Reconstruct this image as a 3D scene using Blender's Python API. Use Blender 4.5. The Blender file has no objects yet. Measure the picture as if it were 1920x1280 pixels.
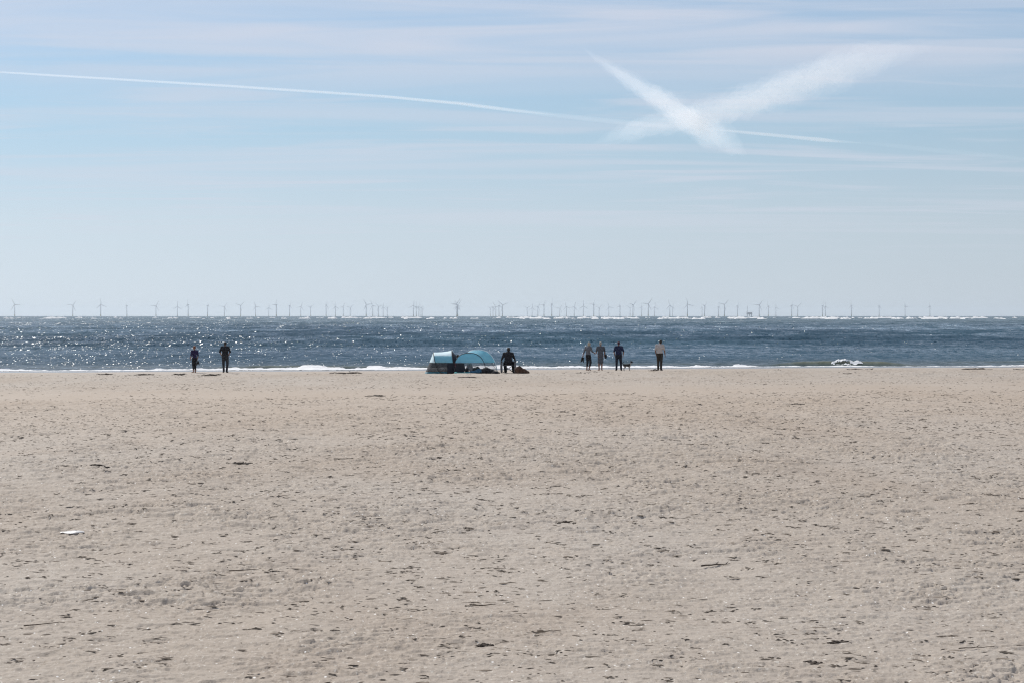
import bpy, bmesh, math, random
import numpy as np
from mathutils import Vector, Matrix

R = math.radians
random.seed(7)
scene = bpy.context.scene
COL = scene.collection

# ------------------------------------------------------------------ camera
CAM_H = 3.5                      # eye height above the sea
FPX = 3733.0                     # focal length in pixels of the 1920 px photograph
HOR = 592.3                      # horizon row of the photograph
cam_d = bpy.data.cameras.new('camera')
cam = bpy.data.objects.new('camera', cam_d); COL.objects.link(cam)
cam_d.sensor_fit = 'HORIZONTAL'; cam_d.sensor_width = 36.0; cam_d.lens = 36.0 * FPX / 1920.0
cam_d.clip_start = 0.1; cam_d.clip_end = 400000.0
PITCH = math.atan((640.0 - HOR) / FPX)
cam.location = (0, 0, CAM_H)
cam.rotation_euler = (R(90) - PITCH, 0, 0)
scene.camera = cam

# ------------------------------------------------------------------ sky and sun
SUN_EL, SUN_AZ = 42.0, -31.0     # azimuth measured clockwise from the view direction (+Y)
scene.view_settings.view_transform = 'Standard'
scene.view_settings.look = 'None'
scene.view_settings.exposure = 0.0
scene.view_settings.gamma = 1.0
world = bpy.data.worlds.new("World"); scene.world = world
world.use_nodes = True
wt = world.node_tree; wt.nodes.clear()
def wn(t, **kw):
    n = wt.nodes.new(t)
    for k, v in kw.items(): setattr(n, k, v)
    return n
def wl(a, b): wt.links.new(a, b)
w_out = wn('ShaderNodeOutputWorld'); w_bg = wn('ShaderNodeBackground')
sky = wn('ShaderNodeTexSky'); sky.sky_type = 'NISHITA'; sky.sun_disc = False
sky.sun_elevation = R(SUN_EL); sky.sun_rotation = R(SUN_AZ)
sky.altitude = 0; sky.air_density = 1.0; sky.dust_density = 0.6; sky.ozone_density = 2.0
w_bg.inputs['Strength'].default_value = 0.1
# thin cirrus: streaks of noise on a high flat layer, laid over the sky
tc = wn('ShaderNodeTexCoord')
sep = wn('ShaderNodeSeparateXYZ'); wl(tc.outputs['Generated'], sep.inputs[0])
def wmath(op, a, b=None, c=None, clamp=False):
    n = wn('ShaderNodeMath', operation=op); n.use_clamp = clamp
    for i, v in enumerate((a, b, c)):
        if v is None: continue
        if hasattr(v, 'default_value') or hasattr(v, 'is_linked'): wl(v, n.inputs[i])
        else: n.inputs[i].default_value = v
    return n.outputs[0]
zc = wmath('MAXIMUM', sep.outputs['Z'], 0.0)
zz = wmath('ADD', zc, 0.035)
cx = wmath('DIVIDE', sep.outputs['X'], zz); cy = wmath('DIVIDE', sep.outputs['Y'], zz)
comb = wn('ShaderNodeCombineXYZ'); wl(cx, comb.inputs[0]); wl(cy, comb.inputs[1])
def streak(rot, sx, sy, detail, lo, hi, seed, dist=0.6, rough=0.55):
    m = wn('ShaderNodeMapping'); wl(comb.outputs[0], m.inputs[0])
    m.inputs['Rotation'].default_value = (0, 0, R(rot)); m.inputs['Scale'].default_value = (sx, sy, 1)
    m.inputs['Location'].default_value = (seed, seed * .37, 0)
    n = wn('ShaderNodeTexNoise'); wl(m.outputs[0], n.inputs['Vector'])
    n.inputs['Scale'].default_value = 1; n.inputs['Detail'].default_value = detail
    n.inputs['Roughness'].default_value = rough; n.inputs['Distortion'].default_value = dist
    mr = wn('ShaderNodeMapRange'); mr.interpolation_type = 'SMOOTHSTEP'
    wl(n.outputs['Fac'], mr.inputs['Value'])
    mr.inputs['From Min'].default_value = lo; mr.inputs['From Max'].default_value = hi
    return mr.outputs['Result']
def elev_ramp(z0, z1):
    mr = wn('ShaderNodeMapRange'); mr.interpolation_type = 'SMOOTHSTEP'
    wl(sep.outputs['Z'], mr.inputs['Value'])
    mr.inputs['From Min'].default_value = z0; mr.inputs['From Max'].default_value = z1
    return mr.outputs['Result']
s_a = streak(-7, 0.55, 1.5, 6, 0.28, 0.64, 3.1, 1.2, 0.5)      # broad veil near the top
s_b = streak(-9, 0.8, 2.2, 8, 0.48, 0.70, 11.4)       # finer wisps
s_c = streak(-3, 0.30, 1.3, 7, 0.48, 0.68, 27.0)
hi_m = elev_ramp(0.100, 0.135)
lo_m = elev_ramp(0.02, 0.06)
c1 = wmath('MULTIPLY', wmath('MULTIPLY', s_a, hi_m), 0.74)
c2 = wmath('MULTIPLY', wmath('MULTIPLY', s_b, lo_m), 0.50)
c3 = wmath('MULTIPLY', wmath('MULTIPLY', s_c, lo_m), 0.42)
cm = wmath('MAXIMUM', wmath('MAXIMUM', c1, c2), c3)
grade = wn('ShaderNodeMix', data_type='RGBA', blend_type='MULTIPLY'); grade.inputs['Factor'].default_value = 1.0
# pale sea haze low in the sky, thinning out with height
ramp = wn('ShaderNodeValToRGB'); wl(wmath('MULTIPLY', zc, 2.5, clamp=True), ramp.inputs[0])
els = ramp.color_ramp.elements
stops = ((0.0, (0.64, 0.72, 0.795)), (0.045, (0.585, 0.70, 0.795)), (0.095, (0.44, 0.635, 0.80)), (0.14, (0.42, 0.60, 0.815)), (0.20, (0.35, 0.52, 0.77)), (0.38, (0.22, 0.37, 0.65)))
while len(els) < len(stops): els.new(0.5)
for e_, (p_, c_) in zip(els, stops): e_.position = p_ * 2.5; e_.color = c_ + (1,)
scl = wn('ShaderNodeVectorMath', operation='SCALE'); wl(ramp.outputs[0], scl.inputs[0])
wl(wmath('ADD', wmath('MULTIPLY', sep.outputs['X'], -3.6), 9.45), scl.inputs['Scale'])
hz = wn('ShaderNodeMix', data_type='RGBA')
mrh = wn('ShaderNodeMapRange'); wl(sep.outputs['Z'], mrh.inputs['Value']); mrh.interpolation_type = 'SMOOTHSTEP'
mrh.inputs['From Min'].default_value = 0.12; mrh.inputs['From Max'].default_value = 0.45
mrh.inputs['To Min'].default_value = 0.97; mrh.inputs['To Max'].default_value = 0.0
wl(mrh.outputs['Result'], hz.inputs['Factor']); wl(sky.outputs[0], hz.inputs['A']); wl(scl.outputs[0], hz.inputs['B'])
wl(hz.outputs['Result'], grade.inputs['A']); grade.inputs['B'].default_value = (1.0, 1.0, 1.0, 1)
mixc = wn('ShaderNodeMix', data_type='RGBA'); wl(cm, mixc.inputs['Factor'])
wl(grade.outputs['Result'], mixc.inputs['A'])
mixc.inputs['B'].default_value = (6.6, 6.9, 7.9, 1)
wl(mixc.outputs['Result'], w_bg.inputs['Color']); wl(w_bg.outputs[0], w_out.inputs['Surface'])

sun_d = bpy.data.lights.new('sun', 'SUN'); sun_d.energy = 4.0; sun_d.angle = R(0.53); sun_d.color = (1.0, 0.955, 0.89)
sun = bpy.data.objects.new('sun', sun_d); COL.objects.link(sun)
sdir = Vector((math.sin(R(SUN_AZ)) * math.cos(R(SUN_EL)), math.cos(R(SUN_AZ)) * math.cos(R(SUN_EL)), math.sin(R(SUN_EL))))
sun.rotation_euler = sdir.to_track_quat('Z', 'Y').to_euler()
sun.location = (-30, 60, 60)
scene.cycles.use_denoising = True
scene.cycles.denoiser = 'OPENIMAGEDENOISE'
scene.cycles.denoising_input_passes = 'RGB_ALBEDO_NORMAL'
scene.cycles.denoising_prefilter = 'NONE'
scene.cycles.filter_width = 1.2
scene.cycles.sample_clamp_direct = 9
scene.cycles.transparent_max_bounces = 48
scene.cycles.max_bounces = 6
scene.cycles.volume_bounces = 0
scene.cycles.sample_clamp_indirect = 6

# ------------------------------------------------------------------ helpers
def tag(o, label=None, cat=None, group=None, kind=None):
    if label: o['label'] = label
    if cat: o['category'] = cat
    if group: o['group'] = group
    if kind: o['kind'] = kind
    return o
def link(o, parent=None):
    COL.objects.link(o)
    if parent: o.parent = parent
    return o
def empty(name, loc, rz=0.0):
    o = bpy.data.objects.new(name, None); o.location = loc; o.rotation_euler = (0, 0, rz)
    o.empty_display_size = 0.2
    return link(o)
def mesh_np(name, V, F, mat=None, parent=None, smooth=True):
    """F: (n,4) or (n,3) int array"""
    V = np.asarray(V, dtype=np.float32); F = np.asarray(F, dtype=np.int32); k = F.shape[1]
    me = bpy.data.meshes.new(name)
    me.vertices.add(len(V)); me.vertices.foreach_set('co', V.ravel())
    me.loops.add(F.size); me.loops.foreach_set('vertex_index', F.ravel())
    me.polygons.add(len(F)); me.polygons.foreach_set('loop_start', np.arange(0, F.size, k, dtype=np.int32))
    me.polygons.foreach_set('use_smooth', np.full(len(F), smooth, dtype=bool))
    me.update(calc_edges=True)
    if mat: me.materials.append(mat)
    return link(bpy.data.objects.new(name, me), parent)
def grid_faces(nr, nc):
    i = np.arange(nr - 1)[:, None] * nc + np.arange(nc - 1)[None, :]
    return np.stack([i, i + 1, i + nc + 1, i + nc], -1).reshape(-1, 4)

# value noise, vectorised
def _hash(ix, iy, seed):
    h = (ix.astype(np.int64) * 374761393 + iy.astype(np.int64) * 668265263 + seed * 974634777) & 0xFFFFFFFF
    h = ((h ^ (h >> 13)) * 1274126177) & 0xFFFFFFFF
    h = ((h ^ (h >> 15)) * 2246822519) & 0xFFFFFFFF
    return ((h ^ (h >> 16)) & 0xFFFFFF).astype(np.float32) / np.float32(0xFFFFFF)
def vnoise(x, y, seed=0):
    fx = np.floor(x); fy = np.floor(y)
    tx = (x - fx).astype(np.float32); ty = (y - fy).astype(np.float32)
    tx = tx * tx * tx * (tx * (tx * 6 - 15) + 10); ty = ty * ty * ty * (ty * (ty * 6 - 15) + 10)
    ix = fx.astype(np.int64); iy = fy.astype(np.int64)
    a = _hash(ix, iy, seed); b = _hash(ix + 1, iy, seed); c = _hash(ix, iy + 1, seed); d = _hash(ix + 1, iy + 1, seed)
    return (a + (b - a) * tx) * (1 - ty) + (c + (d - c) * tx) * ty
def fbm(x, y, oct=4, seed=0, gain=0.5):
    s = 0; a = 1.0; t = 0
    for i in range(oct):
        s = s + a * vnoise(x * 2 ** i + 17.3 * i, y * 2 ** i - 9.1 * i, seed + i); t += a; a *= gain
    return s / t
def sst(a, b, x):
    t = np.clip((x - a) / (b - a), 0, 1); return t * t * (3 - 2 * t)

# shader helper
class NT:
    def __init__(self, name):
        self.m = bpy.data.materials.new(name); self.m.use_nodes = True
        self.t = self.m.node_tree; self.t.nodes.clear()
        self.out = self.n('ShaderNodeOutputMaterial')
    def n(self, t, **kw):
        n = self.t.nodes.new(t)
        for k, v in kw.items(): setattr(n, k, v)
        return n
    def l(self, a, b): self.t.links.new(a, b)
    def setin(self, sock, v):
        if hasattr(v, 'is_linked'): self.l(v, sock)
        else: sock.default_value = v
    def math(self, op, a, b=None, c=None, clamp=False):
        n = self.n('ShaderNodeMath', operation=op); n.use_clamp = clamp
        for i, v in enumerate((a, b, c)):
            if v is not None: self.setin(n.inputs[i], v)
        return n.outputs[0]
    def vmath(self, op, a, b=None):
        n = self.n('ShaderNodeVectorMath', operation=op)
        self.setin(n.inputs[0], a)
        if b is not None: self.setin(n.inputs[1], b)
        return n.outputs[0]
    def mapr(self, v, a, b, c=0.0, d=1.0, smooth=True):
        n = self.n('ShaderNodeMapRange')
        if smooth: n.interpolation_type = 'SMOOTHSTEP'
        self.setin(n.inputs['Value'], v)
        for k, x in zip(('From Min', 'From Max', 'To Min', 'To Max'), (a, b, c, d)): n.inputs[k].default_value = x
        return n.outputs['Result']
    def mix(self, f, a, b, blend='MIX'):
        n = self.n('ShaderNodeMix', data_type='RGBA', blend_type=blend)
        self.setin(n.inputs['Factor'], f); self.setin(n.inputs['A'], a); self.setin(n.inputs['B'], b)
        return n.outputs['Result']
    def noise(self, vec, scale=1.0, detail=2.0, rough=0.5, dist=0.0):
        n = self.n('ShaderNodeTexNoise'); self.l(vec, n.inputs['Vector'])
        n.inputs['Scale'].default_value = scale; n.inputs['Detail'].default_value = detail
        n.inputs['Roughness'].default_value = rough; n.inputs['Distortion'].default_value = dist
        return n
    def mapping(self, vec, scale=(1, 1, 1), rot=(0, 0, 0), loc=(0, 0, 0)):
        n = self.n('ShaderNodeMapping'); self.l(vec, n.inputs[0])
        n.inputs['Scale'].default_value = scale; n.inputs['Rotation'].default_value = rot; n.inputs['Location'].default_value = loc
        return n.outputs[0]
def rgb(r, g, b): return (r, g, b, 1.0)

_mats = {}
def mat_simple(name, col, rough=0.7, var=0.15, scale=12.0, transl=0.0, alpha=1.0, metal=0.0):
    """diffuse-like procedural material with mottling; optional light passing through"""
    if name in _mats: return _mats[name]
    k = NT(name); tcn = k.n('ShaderNodeTexCoord')
    nz = k.noise(tcn.outputs['Object'], scale, 4, 0.6)
    f = k.mapr(nz.outputs['Fac'], 0.3, 0.7)
    c0 = rgb(*[c * (1 - var) for c in col]); c1 = rgb(*[min(1, c * (1 + var)) for c in col])
    c = k.mix(f, c0, c1)
    p = k.n('ShaderNodeBsdfPrincipled'); k.l(c, p.inputs['Base Color'])
    p.inputs['Roughness'].default_value = rough; p.inputs['Metallic'].default_value = metal
    p.inputs['Specular IOR Level'].default_value = 0.3
    bp = k.n('ShaderNodeBump'); bp.inputs['Strength'].default_value = 0.25; bp.inputs['Distance'].default_value = 0.02
    k.l(nz.outputs['Fac'], bp.inputs['Height']); k.l(bp.outputs[0], p.inputs['Normal'])
    sh = p.outputs[0]
    if transl > 0:
        t = k.n('ShaderNodeBsdfTranslucent'); k.l(c, t.inputs['Color'])
        mx = k.n('ShaderNodeMixShader'); mx.inputs[0].default_value = transl
        k.l(sh, mx.inputs[1]); k.l(t.outputs[0], mx.inputs[2]); sh = mx.outputs[0]
    if alpha < 1:
        t = k.n('ShaderNodeBsdfTransparent')
        mx = k.n('ShaderNodeMixShader'); mx.inputs[0].default_value = alpha
        k.l(t.outputs[0], mx.inputs[1]); k.l(sh, mx.inputs[2]); sh = mx.outputs[0]
    k.l(sh, k.out.inputs['Surface'])
    _mats[name] = k.m
    return k.m

# ------------------------------------------------------------------ shape of the shore
def y_water(x):
    return 127.8 + 0.20 * x + 0.9 * np.sin(x / 8.5) + 0.4 * np.sin(x / 3.1 + 1.0)
def beach_base(x, y):
    s = y_water(x) - y                       # metres landward of the water's edge
    z = np.where(s < 15, 0.35 * sst(-14, 15, s) * 1.28 - 0.098, 0)
    crest = 0.35 * 1.28 - 0.098
    z = np.where(s >= 15, crest + 0.50 * (1 - np.exp(-np.maximum(s - 15, 0) / 70.0)), z)
    z = z - 0.05 * np.maximum(-s - 5, 0)
    z = z - 0.05 * np.exp(-((s - 33) / 9.0) ** 2)
    return z
def ground(x, y):
    return float(beach_base(np.array([x], dtype=np.float64), np.array([y], dtype=np.float64))[0])
def at(px, d):                               # world x, y for a photo column at distance d
    return (px - 960.0) / FPX * d, d
def dist_for_row(px, py):
    """distance at which the beach is seen on photo row py"""
    lo, hi = 8.0, 118.0
    for _ in range(50):
        m = 0.5 * (lo + hi); x = (px - 960.0) / FPX * m
        row = HOR + (CAM_H - ground(x, m)) / m * FPX
        if row > py: lo = m
        else: hi = m
    return m

# ------------------------------------------------------------------ sand
def cells(x, y, size, seed, dens, rmin, rmax, amp, mound=0.25, thr=None):
    """random prints (pits with a rim) and small mounds on a jittered lattice"""
    out = np.zeros_like(x, dtype=np.float32)
    gx = np.floor(x / size).astype(np.int64); gy = np.floor(y / size).astype(np.int64)
    for dx in (-1, 0, 1):
        for dy in (-1, 0, 1):
            ix = gx + dx; iy = gy + dy
            keep = _hash(ix, iy, seed + 5)
            px = (ix + _hash(ix, iy, seed)) * size; py = (iy + _hash(ix, iy, seed + 1)) * size
            r = size * (rmin + (rmax - rmin) * _hash(ix, iy, seed + 2) ** 2)
            an = _hash(ix, iy, seed + 3) * 6.283
            el = 1.0 + 0.9 * _hash(ix, iy, seed + 4)
            sg = _hash(ix, iy, seed + 6)
            qx = (x - px).astype(np.float32); qy = (y - py).astype(np.float32)
            ca = np.cos(an); sa = np.sin(an)
            d = np.sqrt(((qx * ca + qy * sa) / (r * el)) ** 2 + ((-qx * sa + qy * ca) / r) ** 2)
            A = amp * r / (size * rmax)
            pit = -(1 - sst(0.62, 1.0, d)) + 0.4 * np.exp(-((d - 1.15) / 0.2) ** 2)
            mnd = 0.8 * (1 - sst(0.35, 1.05, d))
            h = np.where(sg < mound, mnd, pit) * A
            lim = dens if thr is None else dens * thr
            out += np.where(keep < lim, h, 0).astype(np.float32)
    return out

def build_sand():
    AP = 6.0
    ud = np.linspace(-0.31, 0.31, 1300)
    uo = 0.31 * np.geomspace(1.02, 60, 26)
    u = np.concatenate([-uo[::-1], ud, uo])
    rows = list(np.linspace(-5.2, 12.6, 24))
    y = 12.8
    while y < 118:
        rows.append(y); y += 0.021 * (y / 14.0) ** 0.93
    rows += list(np.arange(118.1, 150, 0.3)) + list(np.linspace(152, 190, 12))
    rows = np.array(rows)
    Y = np.repeat(rows[:, None], len(u), 1); X = u[None, :] * (rows[:, None] + AP)
    s = y_water(np.clip(X, -60, 60)) - Y
    Z = beach_base(np.clip(X, -60, 60), Y).astype(np.float32)
    # roughness of the trampled sand, patchy; smooth along one strip and on the foreshore
    M = 0.70 + 0.45 * sst(0.33, 0.68, fbm(X / 3.5, Y / 6.0, 3, 40))
    M = M * (0.65 + 0.6 * sst(0.3, 0.7, fbm(X / 1.3, Y / 1.8, 2, 60)))
    strip = np.exp(-((s - 49 - 2 * vnoise(X / 9, Y * 0, 3)) / 5.0) ** 2)
    M = 1.08 * M * (0.68 + 0.32 * sst(15, 34, Y))
    M = M * (1 - 0.9 * strip) * sst(13, 20, s) * (1 - 0.45 * sst(20, 40, s) * (1 - sst(44, 70, s)))
    W = sst(9, 22, s)
    Z += (0.05 * (fbm(X / 3.2, Y / 3.2, 2, 11) - 0.5) * W).astype(np.float32)
    Z += ((0.03 * (fbm(X / 0.9, Y / 0.7, 3, 21) - 0.5)) * M).astype(np.float32)
    rn = 1 - np.abs(2 * fbm(X / 0.22, Y / 0.26, 3, 31, 0.6) - 1)
    Z += (0.015 * (rn - 0.6) * M).astype(np.float32)
    Z += (0.010 * (vnoise(X / 0.06, Y / 0.06, 71) - 0.5) * M).astype(np.float32)
    # broken crust: low ragged ledges a couple of centimetres high
    f1 = fbm(X / 0.80, Y / 0.42, 5, 131, 0.64); f2 = fbm(X / 0.30, Y / 0.17, 4, 151, 0.64)
    Z += ((0.019 * sst(0.545, 0.560, f1) + 0.018 * sst(0.42, 0.435, f1) + 0.016 * sst(0.56, 0.58, f2) + 0.014 * sst(0.38, 0.40, f2)) * np.clip(M, 0, 1.2)).astype(np.float32)
    near = (Y < 125) & (np.abs(X) < 0.35 * (Y + AP)) & (Y > 11)
    xs = X[near]; ys = Y[near]; m = np.clip(M[near], 0, 1.7)
    h = cells(xs, ys, 0.62, 100, 0.12, 0.06, 0.12, 0.020, 0.1, m)
    h += cells(xs, ys, 0.27, 200, 0.26, 0.08, 0.17, 0.011, 0.2, m)
    h += cells(xs, ys, 0.13, 300, 0.45, 0.12, 0.30, 0.012, 0.3, m)
    Z[near] += h * np.clip(m, 0, 1)
    # gentle heaps
    for hx, hy, hr, hh in HEAPS:
        Z += (hh * np.exp(-(((X - hx) / hr) ** 2 + ((Y - hy) / (hr * 1.6)) ** 2))).astype(np.float32)
    V = np.stack([X, Y, Z], -1).reshape(-1, 3)
    global SAND_Z
    def SAND_Z(x, y):                        # height of the finished sand under a point
        i = np.clip(np.searchsorted(rows, y) - 1, 0, len(rows) - 2); uu = x / (y + AP); j = np.clip(np.searchsorted(u, uu), 0, len(u) - 1)
        t = (y - rows[i]) / (rows[i + 1] - rows[i])
        return Z[i, j] * (1 - t) + Z[i + 1, j] * t
    o = mesh_np('sand_beach', V, grid_faces(len(rows), len(u)), mat_sand())
    tag(o, kind='structure')
    return o

def mat_sand():
    k = NT('sand'); tcn = k.n('ShaderNodeTexCoord'); P = tcn.outputs['Object']
    sp = k.n('ShaderNodeSeparateXYZ'); k.l(P, sp.inputs[0])
    big = k.noise(k.mapping(P, (0.12, 0.06, 0)), 1, 3, 0.55).outputs['Fac']
    mid = k.noise(k.mapping(P, (1.3, 0.9, 1)), 1, 5, 0.65).outputs['Fac']
    fine = k.noise(P, 60, 3, 0.7).outputs['Fac']
    c = k.mix(k.mapr(big, 0.35, 0.65), rgb(0.368, 0.312, 0.252), rgb(0.397, 0.349, 0.294))
    c = k.mix(k.math('MULTIPLY', k.mapr(mid, 0.35, 0.75), 0.35), c, rgb(0.35, 0.29, 0.235))
    zone = k.noise(k.mapping(P, (0.22, 0.10, 0), (0, 0, 0), (4, 9, 0)), 1, 5, 0.6).outputs['Fac']
    c = k.mix(k.math('MULTIPLY', k.mapr(zone, 0.48, 0.66), 0.5), c, rgb(0.335, 0.272, 0.212))
    c = k.mix(k.math('MULTIPLY', k.mapr(fine, 0.45, 0.85), 0.30), c, rgb(0.24, 0.19, 0.15))
    sp1 = k.noise(k.mapping(P, (16, 7, 10)), 1, 4, 0.7).outputs['Fac']
    c = k.mix(k.math('MULTIPLY', k.mapr(sp1, 0.54, 0.70), 0.55), c, rgb(0.17, 0.135, 0.10))
    sp2 = k.noise(k.mapping(P, (34, 12, 20), (0, 0, 0), (5, 3, 1)), 1, 2, 0.6).outputs['Fac']
    c = k.mix(k.math('MULTIPLY', k.mapr(sp2, 0.60, 0.72), 0.6), c, rgb(0.60, 0.56, 0.49))
    c = k.mix(k.math('MULTIPLY', k.mapr(sp2, 0.40, 0.28), 0.5), c, rgb(0.19, 0.15, 0.115))
    # shell grit
    vo = k.n('ShaderNodeTexVoronoi'); k.l(P, vo.inputs['Vector']); vo.inputs['Scale'].default_value = 26
    sepc = k.n('ShaderNodeSeparateColor'); k.l(vo.outputs['Color'], sepc.inputs[0])
    grit = k.math('MULTIPLY', k.math('GREATER_THAN', sepc.outputs[0], 0.975), k.math('LESS_THAN', vo.outputs['Distance'], 0.28))
    c = k.mix(grit, c, rgb(0.80, 0.77, 0.72))
    # wetness towards the water
    yw = k.math('ADD', k.math('MULTIPLY', sp.outputs['X'], 0.20), 127.8)
    s = k.math('SUBTRACT', yw, sp.outputs['Y'])
    s = k.math('ADD', s, k.math('MULTIPLY', k.math('SUBTRACT', k.noise(k.mapping(P, (0.35, 0.3, 0)), 1, 3).outputs['Fac'], 0.5), 5.0))
    wet = k.mapr(s, 11.0, 8.0)
    damp = k.math('MULTIPLY', k.mapr(s, 30, 55), k.mapr(s, 95, 60))
    c = k.mix(k.math('MULTIPLY', damp, 0.45), c, rgb(0.40, 0.315, 0.235))
    c = k.mix(wet, c, rgb(0.20, 0.165, 0.14))
    p = k.n('ShaderNodeBsdfPrincipled'); k.l(c, p.inputs['Base Color'])
    k.l(k.mapr(wet, 0, 1, 0.85, 0.22, False), p.inputs['Roughness'])
    p.inputs['Specular IOR Level'].default_value = 0.35
    bp = k.n('ShaderNodeBump'); bp.inputs['Strength'].default_value = 0.5; bp.inputs['Distance'].default_value = 0.012
    dry = k.math('SUBTRACT', 1.0, wet)
    k.l(k.math('MULTIPLY', k.math('ADD', fine, k.noise(P, 22, 3, 0.6).outputs['Fac']), dry), bp.inputs['Height'])
    k.l(bp.outputs[0], p.inputs['Normal'])
    k.l(p.outputs[0], k.out.inputs['Surface'])
    return k.m

HEAPS = []
for hx_, hy_, hr_, hh_ in ((1420, 884, 0.8, 0.10), (1022, 880, 0.25, 0.07), (160, 888, 0.5, 0.05), (540, 1040, 0.5, 0.05),
                           (1480, 1075, 0.5, 0.05), (560, 1175, 0.35, 0.05), (1010, 860, 0.5, 0.05), (360, 905, 0.6, 0.05)):
    d_ = dist_for_row(hx_, hy_); HEAPS.append((at(hx_, d_)[0], d_, hr_, hh_))
build_sand()

# ------------------------------------------------------------------ sea
RIDGE = []          # shore breakers: (x0, x1, seaward offset, height, foam)
rs = np.random.RandomState(5)
def swell_amp(x, k):
    a = np.clip(fbm(x / 7.0 + 31 * k, x * 0 + 3.7 * k, 2, 80 + k) * 1.6 - 0.65, 0, 1)
    if k == 0: a = a * 0.6 + 0.95 * np.exp(-((x - 23) / 4.2) ** 4) + 0.65 * np.exp(-((x + 15) / 5.5) ** 2)
    return np.clip(a, 0, 1)
def sea_height(X, Y, dy):
    s = Y - y_water(np.clip(X, -80, 80))     # metres seaward
    Z = np.zeros_like(X)
    grow = 0.12 + 0.88 * sst(5, 140, s)
    r = np.random.RandomState(12)
    for i in range(34):
        lam = 2.2 * (1.125 ** i)
        ang = r.normal(0, 0.55); ph = r.uniform(0, 6.28)
        a = 0.0105 * lam ** 0.85 * (0.6 + 0.8 * r.rand())
        if lam > 40: a *= 0.35
        kk = 2 * math.pi / lam
        fade = sst(1.2, 3.0, lam / np.maximum(dy, 1e-3))
        arg = kk * (X * math.sin(ang) + Y * math.cos(ang)) + ph
        w = np.sin(arg); w = w + 0.25 * (np.cos(2 * arg))      # sharper crests
        Z = Z + a * 0.5 * w * grow * fade
    rid = np.zeros_like(X)
    for k_, (off, h, wd) in enumerate(((8.5, 0.33, 0.9), (15.0, 0.08, 1.3))):
        a = swell_amp(X, k_)
        q = s - off - 1.5 * np.sin(X / 6.0 + k_ * 2)
        prof = np.exp(-(np.where(q < 0, q / (wd * 0.55), q / (wd * 1.3))) ** 2)
        Z = Z + h * a * prof; rid = np.maximum(rid, a * prof * (1 if k_ < 3 else 0.6))
    return Z, rid, s
def build_sea():
    AP = 6.0
    ud = np.linspace(-0.30, 0.30, 1150)
    uo = 0.30 * np.geomspace(1.03, 60, 26)
    u = np.concatenate([-uo[::-1], ud, uo])
    p = np.linspace(3.5 * 1991 / 112.0, 0.55, 420)
    rows = 3.5 * 1991 / p
    rows = np.concatenate([rows, np.geomspace(rows[-1] * 1.1, 31000, 14)])
    dy = np.gradient(rows)
    Y = np.repeat(rows[:, None], len(u), 1); X = np.clip(u[None, :] * (rows[:, None] + AP), -31000, 31000)
    DY = np.repeat(dy[:, None], len(u), 1)
    Z, rid, s = sea_height(X, Y, DY)
    V = np.stack([X, Y, Z], -1).reshape(-1, 3)
    o = mesh_np('sea_water', V, grid_faces(len(rows), len(u)), mat_sea())
    at_ = o.data.attributes.new('swell', 'FLOAT', 'POINT'); at_.data.foreach_set('value', rid.astype(np.float32).ravel())
    at_ = o.data.attributes.new('offshore', 'FLOAT', 'POINT'); at_.data.foreach_set('value', s.astype(np.float32).ravel())
    tag(o, kind='structure')
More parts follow.
